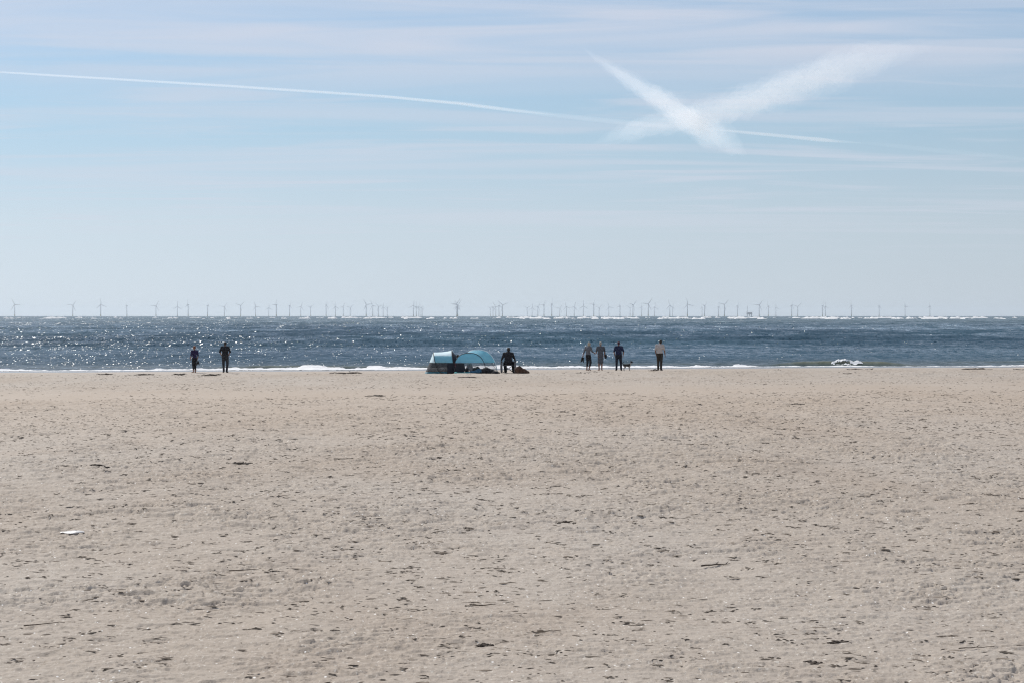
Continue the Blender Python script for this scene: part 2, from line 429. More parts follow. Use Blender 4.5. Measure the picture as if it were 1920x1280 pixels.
def mat_sea():
    k = NT('sea'); tcn = k.n('ShaderNodeTexCoord'); P = tcn.outputs['Object']
    geo = k.n('ShaderNodeNewGeometry')
    att = k.n('ShaderNodeAttribute'); att.attribute_name = 'offshore'; S = att.outputs['Fac']
    att2 = k.n('ShaderNodeAttribute'); att2.attribute_name = 'swell'; SW = att2.outputs['Fac']
    # slope field of the small waves: several sizes of chop, the coarser ones taking over far out
    def slopes(scale, detail, amp_x, amp_y, wgt):
        n = k.noise(k.mapping(P, scale), 1, detail, 0.62)
        v = k.vmath('SUBTRACT', n.outputs['Color'], (0.5, 0.5, 0.5))
        v = k.vmath('MULTIPLY', v, (amp_x, amp_y, 0.0))
        if wgt is None: return v
        cb = k.n('ShaderNodeCombineXYZ')
        for i in range(3): k.l(wgt, cb.inputs[i])
        return k.vmath('MULTIPLY', v, cb.outputs[0])
    def glint(scale, wgt, pw, amp):
        vo = k.n('ShaderNodeTexVoronoi'); k.l(k.mapping(P, scale), vo.inputs['Vector']); vo.inputs['Scale'].default_value = 1
        sc = k.n('ShaderNodeSeparateColor'); k.l(vo.outputs['Color'], sc.inputs[0])
        steep = k.math('POWER', sc.outputs[2], pw)
        steep = k.math('MULTIPLY', k.math('MULTIPLY', steep, amp), wgt)
        cb = k.n('ShaderNodeCombineXYZ')
        k.l(k.math('MULTIPLY', k.math('SUBTRACT', sc.outputs[0], 0.75), k.math('MULTIPLY', steep, 1.6)), cb.inputs[0])
        k.l(k.math('MULTIPLY', k.math('SUBTRACT', sc.outputs[1], 1.15), steep), cb.inputs[1])
        return cb.outputs[0]
    w_near = k.mapr(S, 260, 90); w_mid = k.math('MULTIPLY', k.mapr(S, 40, 160), k.mapr(S, 1200, 500)); w_far = k.mapr(S, 300, 900)
    patch = k.mapr(k.noise(k.mapping(P, (0.035, 0.012, 0)), 1, 3, 0.6).outputs['Fac'], 0.32, 0.68, 0.35, 1.15)
    N = k.vmath('ADD', geo.outputs['Normal'], slopes((1.6, 0.8, 1), 6, 0.35, 0.72, None))
    N = k.vmath('ADD', N, slopes((0.22, 0.10, 1), 5, 0.25, 0.85, k.mapr(S, 20, 200)))
    N = k.vmath('ADD', N, slopes((0.05, 0.015, 1), 4, 0.2, 0.75, k.mapr(S, 300, 1500)))
    calm = k.mapr(S, 0.0, 30, 0.35, 1.0)
    g1 = glint((18, 4.5, 1), k.math('MULTIPLY', k.math('MULTIPLY', w_near, patch), calm), 7.8, 1.15)
    g2 = glint((7, 0.9, 1), k.math('MULTIPLY', w_mid, patch), 8.3, 1.2)
    g3 = glint((1.8, 0.06, 1), k.math('MULTIPLY', w_far, patch), 8.0, 1.15)
    for g in (g1, g2, g3): N = k.vmath('ADD', N, g)
    cat = k.mapr(k.noise(k.mapping(P, (0.006, 0.014, 0), (0, 0, 0), (3, 7, 0)), 1, 4, 0.55).outputs['Fac'], 0.3, 0.7, -0.14, -0.28)
    shoal = k.math('MULTIPLY', k.math('MULTIPLY', k.mapr(S, 70, 120), k.mapr(S, 330, 220)), -0.07)
    cb_ = k.n('ShaderNodeCombineXYZ'); k.l(k.math('ADD', cat, shoal), cb_.inputs[1])
    N = k.vmath('ADD', N, cb_.outputs[0])
    N = k.vmath('NORMALIZE', N)
    big = k.noise(k.mapping(P, (0.012, 0.006, 0)), 1, 3, 0.6).outputs['Fac']
    c = k.mix(k.mapr(big, 0.35, 0.65), rgb(0.017, 0.062, 0.096), rgb(0.028, 0.088, 0.125))
    c = k.mix(k.mapr(S, 300, 1200), c, rgb(0.045, 0.098, 0.115))
    c = k.mix(k.mapr(S, 40, 6), c, rgb(0.050, 0.080, 0.082))                    # shallower, sand showing
    c = k.mix(k.math('MULTIPLY', SW, 0.65), c, rgb(0.20, 0.195, 0.105))        # stirred-up sand in the breakers
    c = k.mix(k.mapr(S, 4, 0.5), c, rgb(0.16, 0.14, 0.12))
    p = k.n('ShaderNodeBsdfPrincipled'); k.l(c, p.inputs['Base Color'])
    p.inputs['IOR'].default_value = 1.33; p.inputs['Roughness'].default_value = 0.085
    k.l(N, p.inputs['Normal'])
    k.l(p.outputs[0], k.out.inputs['Surface'])
    return k.m
build_sea()

# ------------------------------------------------------------------ white water
def mat_foam(name, transl):
    k = NT(name); tcn = k.n('ShaderNodeTexCoord'); P = tcn.outputs['Object']
    nz = k.noise(P, 3.0, 5, 0.65).outputs['Fac']
    c = k.mix(k.mapr(nz, 0.3, 0.7), rgb(0.84, 0.85, 0.85), rgb(0.97, 0.97, 0.96))
    d = k.n('ShaderNodeBsdfDiffuse'); k.l(c, d.inputs['Color'])
    t = k.n('ShaderNodeBsdfTranslucent'); k.l(c, t.inputs['Color'])
    mx = k.n('ShaderNodeMixShader'); mx.inputs[0].default_value = transl
    k.l(d.outputs[0], mx.inputs[1]); k.l(t.outputs[0], mx.inputs[2])
    bp = k.n('ShaderNodeBump'); bp.inputs['Strength'].default_value = 0.3; bp.inputs['Distance'].default_value = 0.03
    k.l(nz, bp.inputs['Height']); k.l(bp.outputs[0], d.inputs['Normal'])
    k.l(mx.outputs[0], k.out.inputs['Surface'])
    return k.m
M_FOAM = mat_foam('sea_foam', 0.15); M_SPRAY = mat_foam('breaker_foam', 0.25)
def masked_sheet(name, X, Y, Z, keep, mat):
    nr, nc = X.shape
    F = grid_faces(nr, nc)
    kq = keep[:-1, :-1] & keep[1:, 1:]
    F = F[kq.ravel()]
    used = np.unique(F); remap = np.full(nr * nc, -1, dtype=np.int64); remap[used] = np.arange(len(used))
    V = np.stack([X, Y, Z], -1).reshape(-1, 3)[used]
    return mesh_np(name, V, remap[F], mat)
def build_foam():
    xs = np.arange(-62, 66, 0.055); ss = np.arange(-0.6, 13.5, 0.10)
    S, X = np.meshgrid(ss, xs, indexing='ij')
    Y = y_water(X) + S
    Z, rid, _ = sea_height(X, Y, np.full_like(X, 0.05))
    n1 = fbm(X / 0.9, S / 0.8, 4, 301, 0.6); n2 = fbm(X / 5.0, S / 2.5, 3, 321)
    edge = 1.2 + 1.2 * vnoise(X / 3.0, X * 0, 333)                       # run-up line
    wide = 1.0 + 3.2 * sst(0.25, 0.75, vnoise(X / 4.0 + 2.2, X * 0 + 9, 340)) * vnoise(X / 1.3, X * 0, 342) * 1.6
    wide = wide + 2.5 * np.exp(-((X + 13) / 14.0) ** 4) * (0.6 + 0.6 * vnoise(X / 2.0, X * 0, 344)) + 2.0 * sst(33, 36, X)
    sheet = sst(-0.3, 0.2, S - edge) * (1 - sst(0.55, 1.0, (S - edge) / wide))
    a = swell_amp(X, 0)
    q = S - 8.5 - 1.5 * np.sin(X / 6.0)
    crest = np.maximum(0.55 * sst(0.45, 0.8, a) * sst(0.55, 0.7, vnoise(X / 1.6, X * 0, 371)) * (1 - np.exp(-((X - 26) / 4) ** 4)), 0.95 * np.exp(-((X - 23.3) / 1.7) ** 2) * sst(0.32, 0.52, fbm(X / 0.5, S / 0.5, 4, 377))) * np.exp(-((q + 0.5) / 0.8) ** 2)
    a1 = sst(0.55, 0.9, fbm(X / 4.0, X * 0, 2, 77) * 1.3)
    m = np.maximum(sheet * 1.05, crest * 1.2) - 0.95 * (1 - n1) - 0.25 * (n2 - 0.5)
    keep = m > 0.15
    lump = np.clip(m, 0, 1) * (0.03 + 0.14 * fbm(X / 0.45, S / 0.45, 3, 361) ** 1.5 * (0.35 + sheet))
    ramp = np.maximum(sst(-0.2, 2.2, S - edge), 0)
    Z = np.maximum(Z, beach_base(X, Y)) + 0.012 + lump * (0.35 + 0.9 * ramp) + 0.30 * crest * fbm(X / 0.30, S / 0.4, 3, 379) ** 2
    o = masked_sheet('surf_foam', X, Y, Z, keep, M_FOAM)
    tag(o, 'white foam of small waves running up the sand along the shore', 'surf', kind='stuff')
build_foam()
def build_far_breakers():
    Vs = []; Fs = []; n0 = 0
    r = np.random.RandomState(21)
    for row, (yd, hh, thr) in enumerate(((2050, 1.3, 0.62), (2400, 1.6, 0.555), (2900, 1.7, 0.545), (3500, 1.6, 0.57))):
        xs = np.arange(-0.31 * yd, 0.31 * yd, yd * 0.00022); qs = np.linspace(-1, 1, 9)
        Q, X = np.meshgrid(qs, xs, indexing='ij')
        bias = 0.19 * sst(-0.20, 0.08, X / yd) - 0.12
        nn = fbm(X / (yd * 0.006), X * 0 + row, 4, 500 + row * 7, 0.62) + bias
        a = sst(thr, thr + 0.16, nn)
        wob = 40 * (fbm(X / (yd * 0.02), X * 0, 3, 560 + row) - 0.5)
        Y = yd + wob + Q * 9.0 * (0.4 + a)
        Z = hh * a * (1 - Q * Q) * (0.5 + vnoise(X / (yd * 0.0011), Q * 2, 590 + row)) + 0.1
        keep = (a > 0.06)
        nr, nc = X.shape
        F = grid_faces(nr, nc); F = F[(keep[:-1, :-1] & keep[1:, 1:]).ravel()]
        Vs.append(np.stack([X, Y, Z], -1).reshape(-1, 3)); Fs.append(F + n0); n0 += nr * nc
    V = np.concatenate(Vs); F = np.concatenate(Fs)
    used = np.unique(F); remap = np.full(len(V), -1, dtype=np.int64); remap[used] = np.arange(len(used))
    o = mesh_np('distant_breakers', V[used], remap[F], M_SPRAY)
    tag(o, 'broken white breakers on the shoal just under the horizon', 'surf', kind='stuff')
build_far_breakers()

# ------------------------------------------------------------------ solid-shape helpers for figures and small things
def capsule(p0, r0, p1, r1, seg=12):
    p0 = Vector(p0); p1 = Vector(p1); ax = p1 - p0; L = ax.length
    ax = ax.normalized() if L > 1e-6 else Vector((0, 0, 1))
    q = ax.to_track_quat('Z', 'Y').to_matrix()
    prof = [(-r0 * math.cos(a), r0 * math.sin(a)) for a in (0.0, 0.5, 1.05, 1.57)]
    prof += [(L - r1 * math.cos(a), r1 * math.sin(a)) for a in (1.57, 2.1, 2.65, math.pi)]
    V = []; F = []
    for z, r in prof:
        for i in range(seg):
            t = 2 * math.pi * i / seg
            V.append(p0 + q @ Vector((r * math.cos(t) + 1e-5 * math.cos(t), r * math.sin(t) + 1e-5 * math.sin(t), z)))
    for j in range(len(prof) - 1):
        for i in range(seg):
            a = j * seg + i; b = j * seg + (i + 1) % seg
            F.append((a, b, b + seg, a + seg))
    F.append(tuple(range(seg - 1, -1, -1))); n = (len(prof) - 1) * seg; F.append(tuple(n + i for i in range(seg)))
    return V, F
def ellipsoid(c, r, rot=None, seg=16, rings=10):
    c = Vector(c); V = []; F = []
    M = rot if rot is not None else Matrix.Identity(3)
    for j in range(1, rings):
        ph = math.pi * j / rings
        for i in range(seg):
            t = 2 * math.pi * i / seg
            V.append(c + M @ Vector((r[0] * math.sin(ph) * math.cos(t), r[1] * math.sin(ph) * math.sin(t), r[2] * math.cos(ph))))
    for j in range(rings - 2):
        for i in range(seg):
            a = j * seg + i; b = j * seg + (i + 1) % seg
            F.append((a, a + seg, b + seg, b))
    V.append(c + M @ Vector((0, 0, r[2]))); V.append(c - M @ Vector((0, 0, r[2])))
    t_, b_ = len(V) - 2, len(V) - 1
    for i in range(seg):
        F.append((t_, i, (i + 1) % seg)); n = (rings - 2) * seg; F.append((b_, n + (i + 1) % seg, n + i))
    return V, F
def box_shape(c, size, rot=None):
    c = Vector(c); M = rot if rot is not None else Matrix.Identity(3)
    V = [c + M @ Vector((sx * size[0] / 2, sy * size[1] / 2, sz * size[2] / 2)) for sz in (-1, 1) for sx, sy in ((-1, -1), (1, -1), (1, 1), (-1, 1))]
    return V, [(3, 2, 1, 0), (4, 5, 6, 7), (0, 1, 5, 4), (1, 2, 6, 5), (2, 3, 7, 6), (3, 0, 4, 7)]
def merge(shapes):
    V = []; F = []
    for v, f in shapes:
        n = len(V); V += [tuple(x) for x in v]; F += [tuple(i + n for i in q) for q in f]
    return V, F
def solid(name, shapes, mat, parent=None, smooth=True):
    V, F = merge(shapes)
    me = bpy.data.meshes.new(name); me.from_pydata(V, [], F); me.update()
    if smooth: me.polygons.foreach_set('use_smooth', [True] * len(me.polygons))
    me.materials.append(mat)
    return link(bpy.data.objects.new(name, me), parent)
def fused(name, shapes, mat, parent=None, voxel=0.012, smooth=3):
    """overlapping shapes fused into one continuous skin"""
    V, F = merge(shapes)
    me = bpy.data.meshes.new(name); me.from_pydata(V, [], F); me.update()
    tmp = bpy.data.objects.new(name, me); COL.objects.link(tmp)
    m = tmp.modifiers.new('r', 'REMESH'); m.mode = 'VOXEL'; m.voxel_size = voxel; m.use_smooth_shade = True
    if smooth:
        sm = tmp.modifiers.new('s', 'SMOOTH'); sm.factor = 0.5; sm.iterations = smooth
    dg = bpy.context.evaluated_depsgraph_get()
    me2 = bpy.data.meshes.new_from_object(tmp.evaluated_get(dg))
    bpy.data.objects.remove(tmp); bpy.data.meshes.remove(me)
    me2.name = name; me2.materials.clear(); me2.materials.append(mat)
    return link(bpy.data.objects.new(name, me2), parent)

SKIN = mat_simple('skin', (0.27, 0.155, 0.115), 0.55, 0.08, 20)
SKIN2 = mat_simple('skin_tanned', (0.20, 0.11, 0.08), 0.55, 0.08, 20)
def cloth(name, c, var=0.18): return mat_simple(name, c, 0.9, var, 9.0)
HAIR_D = mat_simple('hair_dark', (0.018, 0.014, 0.011), 0.6, 0.3, 40)
HAIR_R = mat_simple('hair_auburn', (0.17, 0.060, 0.024), 0.6, 0.3, 40)
HAIR_B = mat_simple('hair_blond_grey', (0.36, 0.30, 0.22), 0.6, 0.25, 40)
HAIR_G = mat_simple('hair_grey', (0.30, 0.28, 0.25), 0.6, 0.25, 40)

def hand_shapes(w, d, side, curl=0.35):
    """palm, four fingers and a thumb hanging from wrist w along d; side: +1 right hand"""
    d = Vector(d).normalized(); fwd = Vector((0, 1, 0)); fwd = (fwd - d * fwd.dot(d)).normalized()
    out = d.cross(fwd) * (1 if True else -1)
    inward = Vector((-side, 0, 0)); inward = (inward - d * inward.dot(d)).normalized()
    w = Vector(w); pc = w + d * 0.055
    rot = Matrix((inward, fwd, d)).transposed()
    S = [ellipsoid(pc, (0.017, 0.042, 0.058), rot)]
    for k, ln in enumerate((0.066, 0.076, 0.071, 0.056)):
        b = w + d * 0.098 + fwd * (0.031 - 0.0205 * k)
        m = b + d * ln * 0.5 + inward * 0.006
        e = m + (d * math.cos(curl) + inward * math.sin(curl)) * ln * 0.5
        S += [capsule(b - d * 0.02, 0.0095, m, 0.0088, 8), capsule(m, 0.0088, e, 0.0072, 8)]
    tb = w + d * 0.03 + fwd * 0.035
    tm = tb + fwd * 0.022 + d * 0.026 + inward * 0.008
    S += [capsule(tb - fwd * 0.012, 0.012, tm, 0.010, 8), capsule(tm, 0.010, tm + d * 0.026 + inward * 0.006, 0.008, 8)]
    return S

BASE = {
    'pel': (0, 0, 0.95), 'wst': (0, 0.0, 1.09), 'chs': (0, 0.0, 1.28), 'nek': (0, 0.0, 1.46), 'hed': (0, 0.03, 1.625),
    'hipR': (0.09, 0, 0.92), 'hipL': (-0.09, 0, 0.92), 'kneR': (0.10, 0.02, 0.50), 'kneL': (-0.10, 0.02, 0.50),
    'ankR': (0.105, -0.02, 0.085), 'ankL': (-0.105, -0.02, 0.085), 'toeR': (0.13, 0.13, 0.028), 'toeL': (-0.13, 0.13, 0.028),
    'shoR': (0.185, 0, 1.415), 'shoL': (-0.185, 0, 1.415), 'elbR': (0.245, -0.04, 1.135), 'elbL': (-0.245, -0.04, 1.135),
    'wriR': (0.255, 0.04, 0.90), 'wriL': (-0.255, 0.04, 0.90)}

def person(loc, rz, height, label, J=None, group=None, skin=SKIN, hair=None, hair_mat=HAIR_D, top=None, top_mat=None,
           sleeve=0.6, bottom='trousers', bot_mat=None, leg_to=1.0, shoe_mat=None, build=1.0, head_turn=0.0, leg_w=1.0):
    k = height / 1.75
    P = {n: Vector(v) for n, v in BASE.items()}
    for n, v in (J or {}).items(): P[n] = Vector(v)
    root = empty('person', loc, rz); tag(root, label, 'person', group)
    B = build
    hd = P['hed']; hr = Matrix.Rotation(head_turn, 3, 'Z')
    tilt = (hd - P['nek'] - Vector((0, 0.0, 0.165)))
    def lerp(a, b, t): return a + (b - a) * t
    body = [ellipsoid(P['pel'], (0.155 * B, 0.115 * B, 0.14)), ellipsoid(P['wst'], (0.135 * B, 0.105 * B, 0.17)),
            ellipsoid(P['chs'], (0.162 * B, 0.115 * B, 0.195)),
            capsule(P['shoL'], 0.062, P['shoR'], 0.062), capsule(lerp(P['chs'], P['nek'], 0.55), 0.085, P['nek'], 0.058),
            capsule(P['nek'], 0.055, lerp(P['nek'], hd, 0.6), 0.052)]
    for s in 'LR':
        body += [capsule(P['hip' + s], 0.088 * B, P['kne' + s], 0.056), capsule(P['kne' + s], 0.056, lerp(P['kne' + s], P['ank' + s], 0.35), 0.056),
                 capsule(lerp(P['kne' + s], P['ank' + s], 0.35), 0.056, P['ank' + s], 0.037), capsule(P['ank' + s], 0.038, P['toe' + s], 0.026),
                 capsule(P['ank' + s], 0.035, P['ank' + s] + Vector((0, -0.035, -0.045)), 0.032),
                 capsule(P['sho' + s], 0.055, P['elb' + s], 0.042), capsule(P['elb' + s], 0.042, P['wri' + s], 0.027)]
        body += hand_shapes(P['wri' + s], P['wri' + s] - P['elb' + s], 1 if s == 'R' else -1)
    # head: skull, jaw, nose, brow, eyes, lips, ears
    def h(v): return hd + hr @ Vector(v)
    body += [ellipsoid(h((0, -0.012, 0.025)), (0.074, 0.094, 0.092), hr), ellipsoid(h((0, 0.022, -0.045)), (0.056, 0.066, 0.072), hr),
             ellipsoid(h((0, 0.062, -0.098)), (0.026, 0.022, 0.020), hr),
             capsule(h((0, 0.083, 0.012)), 0.009, h((0, 0.104, -0.030)), 0.013, 8), capsule(h((-0.04, 0.074, 0.028)), 0.012, h((0.04, 0.074, 0.028)), 0.012, 8),
             ellipsoid(h((0.031, 0.077, 0.004)), (0.013, 0.010, 0.010), hr), ellipsoid(h((-0.031, 0.077, 0.004)), (0.013, 0.010, 0.010), hr),
             capsule(h((-0.022, 0.083, -0.062)), 0.008, h((0.022, 0.083, -0.062)), 0.008, 8),
             ellipsoid(h((0.075, -0.01, -0.008)), (0.009, 0.020, 0.032), hr), ellipsoid(h((-0.075, -0.01, -0.008)), (0.009, 0.020, 0.032), hr)]
    b = fused('body', body, skin, root, 0.0055, 2)
    parts = [b]
    if top_mat:
        g = 1.11
        t = [ellipsoid(P['chs'], (0.170 * B * g, 0.118 * B * g, 0.20)), ellipsoid(P['wst'], (0.146 * B * g, 0.113 * B * g, 0.19)),
             capsule(P['shoL'], 0.074, P['shoR'], 0.074), ellipsoid(lerp(P['wst'], P['pel'], 0.62), (0.156 * B * g, 0.118 * B * g, 0.13)),
             capsule(lerp(P['chs'], P['nek'], 0.5), 0.095, lerp(P['chs'], P['nek'], 0.93), 0.068)]
        for s in 'LR':
            if sleeve <= 1.0:
                t.append(capsule(P['sho' + s], 0.072, lerp(P['sho' + s], P['elb' + s], sleeve), 0.062))
            else:
                t += [capsule(P['sho' + s], 0.072, P['elb' + s], 0.056), capsule(P['elb' + s], 0.056, lerp(P['elb' + s], P['wri' + s], sleeve - 1), 0.042)]
        if top == 'dress' or top == 'coat':
            hem = 0.42 if top == 'dress' else 0.74
            for q in (0.12, 0.45, 0.78):
                z = P['pel'].z + (hem - P['pel'].z) * q
                t.append(ellipsoid((P['pel'].x, P['pel'].y, z), (0.178 * B + 0.012 * q, 0.125 * B + 0.02 * q, 0.16)))
        parts.append(fused({'dress': 'dress', 'coat': 'coat', 'jacket': 'jacket'}.get(top, 'shirt'), t, top_mat, root, 0.013, 4))
    if bot_mat:
        t = [ellipsoid(P['pel'], (0.168 * B, 0.130 * B, 0.135))]
        for s in 'LR':
            if leg_to > 0.5:
                e = lerp(P['kne' + s], P['ank' + s], (leg_to - 0.5) * 2 * 0.98)
                t += [capsule(P['hip' + s], 0.103 * B, P['kne' + s], 0.076 * leg_w), capsule(P['kne' + s], 0.076 * leg_w, e, 0.062 * leg_w)]
            else:
                t += [capsule(P['hip' + s], 0.103 * B, lerp(P['hip' + s], P['kne' + s], leg_to * 2), 0.090)]
        parts.append(fused(bottom, t, bot_mat, root, 0.013, 4))
    if shoe_mat:
        for s in 'LR':
            a = P['ank' + s]; to = P['toe' + s]
            parts.append(fused('shoe', [capsule(a + Vector((0, -0.03, -0.040)), 0.045, to + Vector((0, 0.01, 0.005)), 0.036), capsule(a + Vector((0, 0, -0.02)), 0.050, a + Vector((0, 0, 0.02)), 0.050)], shoe_mat, root, 0.012, 2))
    if hair:
        t = [ellipsoid(h((0, -0.022, 0.040)), (0.083, 0.098, 0.090), hr), ellipsoid(h((0, -0.045, 0.0)), (0.078, 0.075, 0.085), hr)]
        if hair == 'bob': t += [ellipsoid(h((0, -0.055, -0.045)), (0.088, 0.062, 0.095), hr), ellipsoid(h((0.06, -0.02, -0.03)), (0.032, 0.055, 0.075), hr), ellipsoid(h((-0.06, -0.02, -0.03)), (0.032, 0.055, 0.075), hr)]
        parts.append(fused('hair', t, hair_mat, root, 0.011, 2))
    for o in parts: o.scale = (k, k, k)
    return root, P, k

def spot(px, d, dz=0.0):
    x, y = at(px, d)
    z = ground(x, y) if y > 106 else float(SAND_Z(np.array([x]), np.array([y]))[0])      # on the finished sand
    return (x, y, z + dz)

BLK = cloth('black_cloth', (0.016, 0.016, 0.019)); NAVY = cloth('navy_cloth', (0.014, 0.019, 0.052)); CHAR = cloth('charcoal_cloth', (0.030, 0.031, 0.036))
GREY = cloth('grey_knit', (0.120, 0.124, 0.136)); SLATE = cloth('slate_dress', (0.082, 0.088, 0.102)); PALE = cloth('pale_shirt', (0.42, 0.38, 0.355), 0.08)
INDIGO = cloth('indigo_shirt', (0.022, 0.016, 0.055)); BROWN_T = cloth('brown_trousers', (0.035, 0.028, 0.022)); RED = cloth('dark_red', (0.16, 0.012, 0.03))
SHOE = cloth('shoe_black', (0.018, 0.016, 0.015)); CHAIRGREY = cloth('chair_grey', (0.14, 0.14, 0.145), 0.3); BAGB = cloth('bag_brown', (0.075, 0.042, 0.028), 0.35)

# ------------------------------------------------------------------ people and the dog
W = 'people standing along the water'
# red-haired youngster at the left, turned half left, one arm down with something in the hand
r, P, k = person(spot(364.5, 111.0), R(38), 1.50, 'auburn-haired youngster in an indigo top, barefoot, left of the man in black',
    {'wriR': (0.27, 0.10, 0.90), 'elbL': (-0.235, 0.02, 1.14), 'wriL': (-0.20, 0.16, 0.95), 'kneR': (0.08, 0.03, 0.5), 'ankR': (0.07, 0.0, 0.085), 'ankL': (-0.07, -0.03, 0.085), 'kneL': (-0.085, 0.02, 0.5)},
    W, SKIN, 'short', HAIR_R, 'shirt', INDIGO, 1.15, 'trousers', BLK, 0.80, None, 0.95, R(10))
def hold(root, P, k, which, off):          # a point below a hand, in the world
    a = root.rotation_euler.z; p = P[which] * k
    return (root.location.x + math.cos(a) * p.x - math.sin(a) * p.y + off[0], root.location.y + math.sin(a) * p.x + math.cos(a) * p.y + off[1], root.location.z + p.z + off[2])
sh = empty('beach_sandals', hold(r, P, k, 'wriR', (0.03, 0.0, -0.26))); tag(sh, 'dark pair of sandals hanging from the hand of the auburn-haired youngster', 'sandals')
for q_, a_ in ((-0.03, 0.25), (0.04, -0.3)):
    m_ = Matrix.Rotation(a_, 3, 'Y')
    solid('sandal', [ellipsoid((q_, 0, 0.02), (0.035, 0.05, 0.13), m_), capsule((q_, 0.05, 0.10), 0.012, (q_, -0.03, 0.14), 0.012)], SHOE, sh)
# man in black with hands in his pockets
person(spot(422, 112.0), R(4), 1.74, 'man all in black, head bowed, hands in pockets, beside the auburn-haired youngster',
    {'hed': (0.0, 0.075, 1.595), 'elbR': (0.29, -0.10, 1.16), 'elbL': (-0.29, -0.10, 1.16), 'wriR': (0.19, 0.02, 0.97), 'wriL': (-0.19, 0.02, 0.97),
     'kneR': (0.13, 0.02, 0.5), 'kneL': (-0.10, 0.02, 0.5), 'ankR': (0.085, -0.02, 0.085), 'ankL': (-0.075, 0.0, 0.085), 'toeR': (0.14, 0.12, 0.028)},
    W, SKIN, 'short', HAIR_D, 'shirt', BLK, 1.05, 'trousers', CHAR, 1.0, SHOE, 1.12)
# woman with shoes in hand
r, P, k = person(spot(1103, 115.5), R(-42), 1.66, 'woman in grey top and cropped dark trousers, bare feet, carrying her shoes',
    {'hed': (0.0, 0.10, 1.60), 'nek': (0, 0.03, 1.455), 'chs': (0, -0.01, 1.28), 'elbL': (-0.24, -0.10, 1.15), 'wriL': (-0.30, -0.14, 0.93),
     'elbR': (0.24, 0.08, 1.16), 'wriR': (0.22, 0.31, 1.07), 'kneR': (0.10, 0.10, 0.50), 'ankR': (0.11, -0.06, 0.085), 'toeR': (0.12, 0.09, 0.028), 'kneL': (-0.08, 0.03, 0.50)},
    W, SKIN, 'bob', HAIR_B, 'shirt', GREY, 1.45, 'trousers', BLK, 0.76, None, 0.95)
wx, wy, wz = spot(1103, 115.5)
sh = empty('walking_shoes', hold(r, P, k, 'wriL', (-0.03, 0.0, -0.28))); tag(sh, 'dark pair of shoes dangling from the hand of the woman in grey', 'shoes')
for q_, a_ in ((-0.05, 0.35), (0.03, -0.2)):
    m_ = Matrix.Rotation(a_, 3, 'Y')
    solid('shoe', [ellipsoid((q_, 0, 0.0), (0.048, 0.055, 0.145), m_), ellipsoid((q_ + 0.02, 0.0, 0.10), (0.05, 0.06, 0.06), m_)], SHOE, sh)
# woman in a knee-length dress
person(spot(1126, 115.5), R(6), 1.66, 'woman in knee-length slate dress, bare calves, dark bag at her hip',
    {'elbR': (0.26, -0.03, 1.14), 'wriR': (0.24, 0.06, 0.92), 'elbL': (-0.25, 0.06, 1.16), 'wriL': (-0.20, 0.22, 1.06), 'ankR': (0.075, -0.02, 0.085), 'ankL': (-0.085, -0.02, 0.085), 'kneR': (0.085, 0.02, 0.5)},
    W, SKIN, 'short', HAIR_G, 'dress', SLATE, 0.85, 'trousers', None, 0.5, None, 1.0)
wx, wy, wz = spot(1126, 115.5)
hb = empty('shoulder_bag', (wx + 0.30, wy - 0.06, wz + 0.82)); tag(hb, 'small black bag on the right hip of the woman in the slate dress', 'bag')
fused('pouch', [ellipsoid((0, 0, 0), (0.075, 0.06, 0.13)), box_shape((0, 0, -0.03), (0.11, 0.07, 0.17))], BLK, hb, 0.012)
solid('strap', [capsule((0.0, 0, 0.11), 0.010, (-0.10, -0.03, 0.56), 0.010, 8)], BLK, hb)
# man in navy
person(spot(1160, 115.5), R(0), 1.68, 'man in navy polo shirt and dark trousers, next to the small dog',
    {'elbR': (0.29, -0.06, 1.14), 'elbL': (-0.28, -0.06, 1.14), 'wriR': (0.27, 0.05, 0.91), 'wriL': (-0.24, 0.05, 0.91), 'ankR': (0.15, -0.02, 0.085), 'toeR': (0.19, 0.12, 0.028), 'kneR': (0.135, 0.02, 0.5), 'kneL': (-0.12, 0.02, 0.5), 'ankL': (-0.13, -0.02, 0.085), 'toeL': (-0.17, 0.12, 0.028)},
    W, SKIN2, 'short', mat_simple('hair_maroon', (0.06, 0.018, 0.028), 0.7, 0.3, 40), 'shirt', NAVY, 0.9, 'trousers', cloth('dark_navy_trousers', (0.014, 0.016, 0.026)), 1.0, SHOE, 1.18)
# man in a pale shirt, looking down to the right
person(spot(1237, 115.8), R(-10), 1.79, 'tall man in pale short-sleeved shirt and dark trousers, looking down',
    {'hed': (0.045, 0.085, 1.595), 'nek': (0.01, 0.02, 1.46), 'elbR': (0.27, 0.0, 1.13), 'wriR': (0.30, 0.08, 0.87), 'elbL': (-0.24, -0.02, 1.13), 'wriL': (-0.22, 0.10, 0.92),
     'ankR': (0.075, -0.02, 0.085), 'ankL': (-0.085, -0.02, 0.085), 'kneR': (0.085, 0.02, 0.5), 'kneL': (-0.09, 0.02, 0.5), 'wst': (-0.01, 0, 1.09)},
    W, SKIN2, 'short', HAIR_D, 'shirt', PALE, 0.8, 'trousers', BROWN_T, 1.0, SHOE, 1.05)
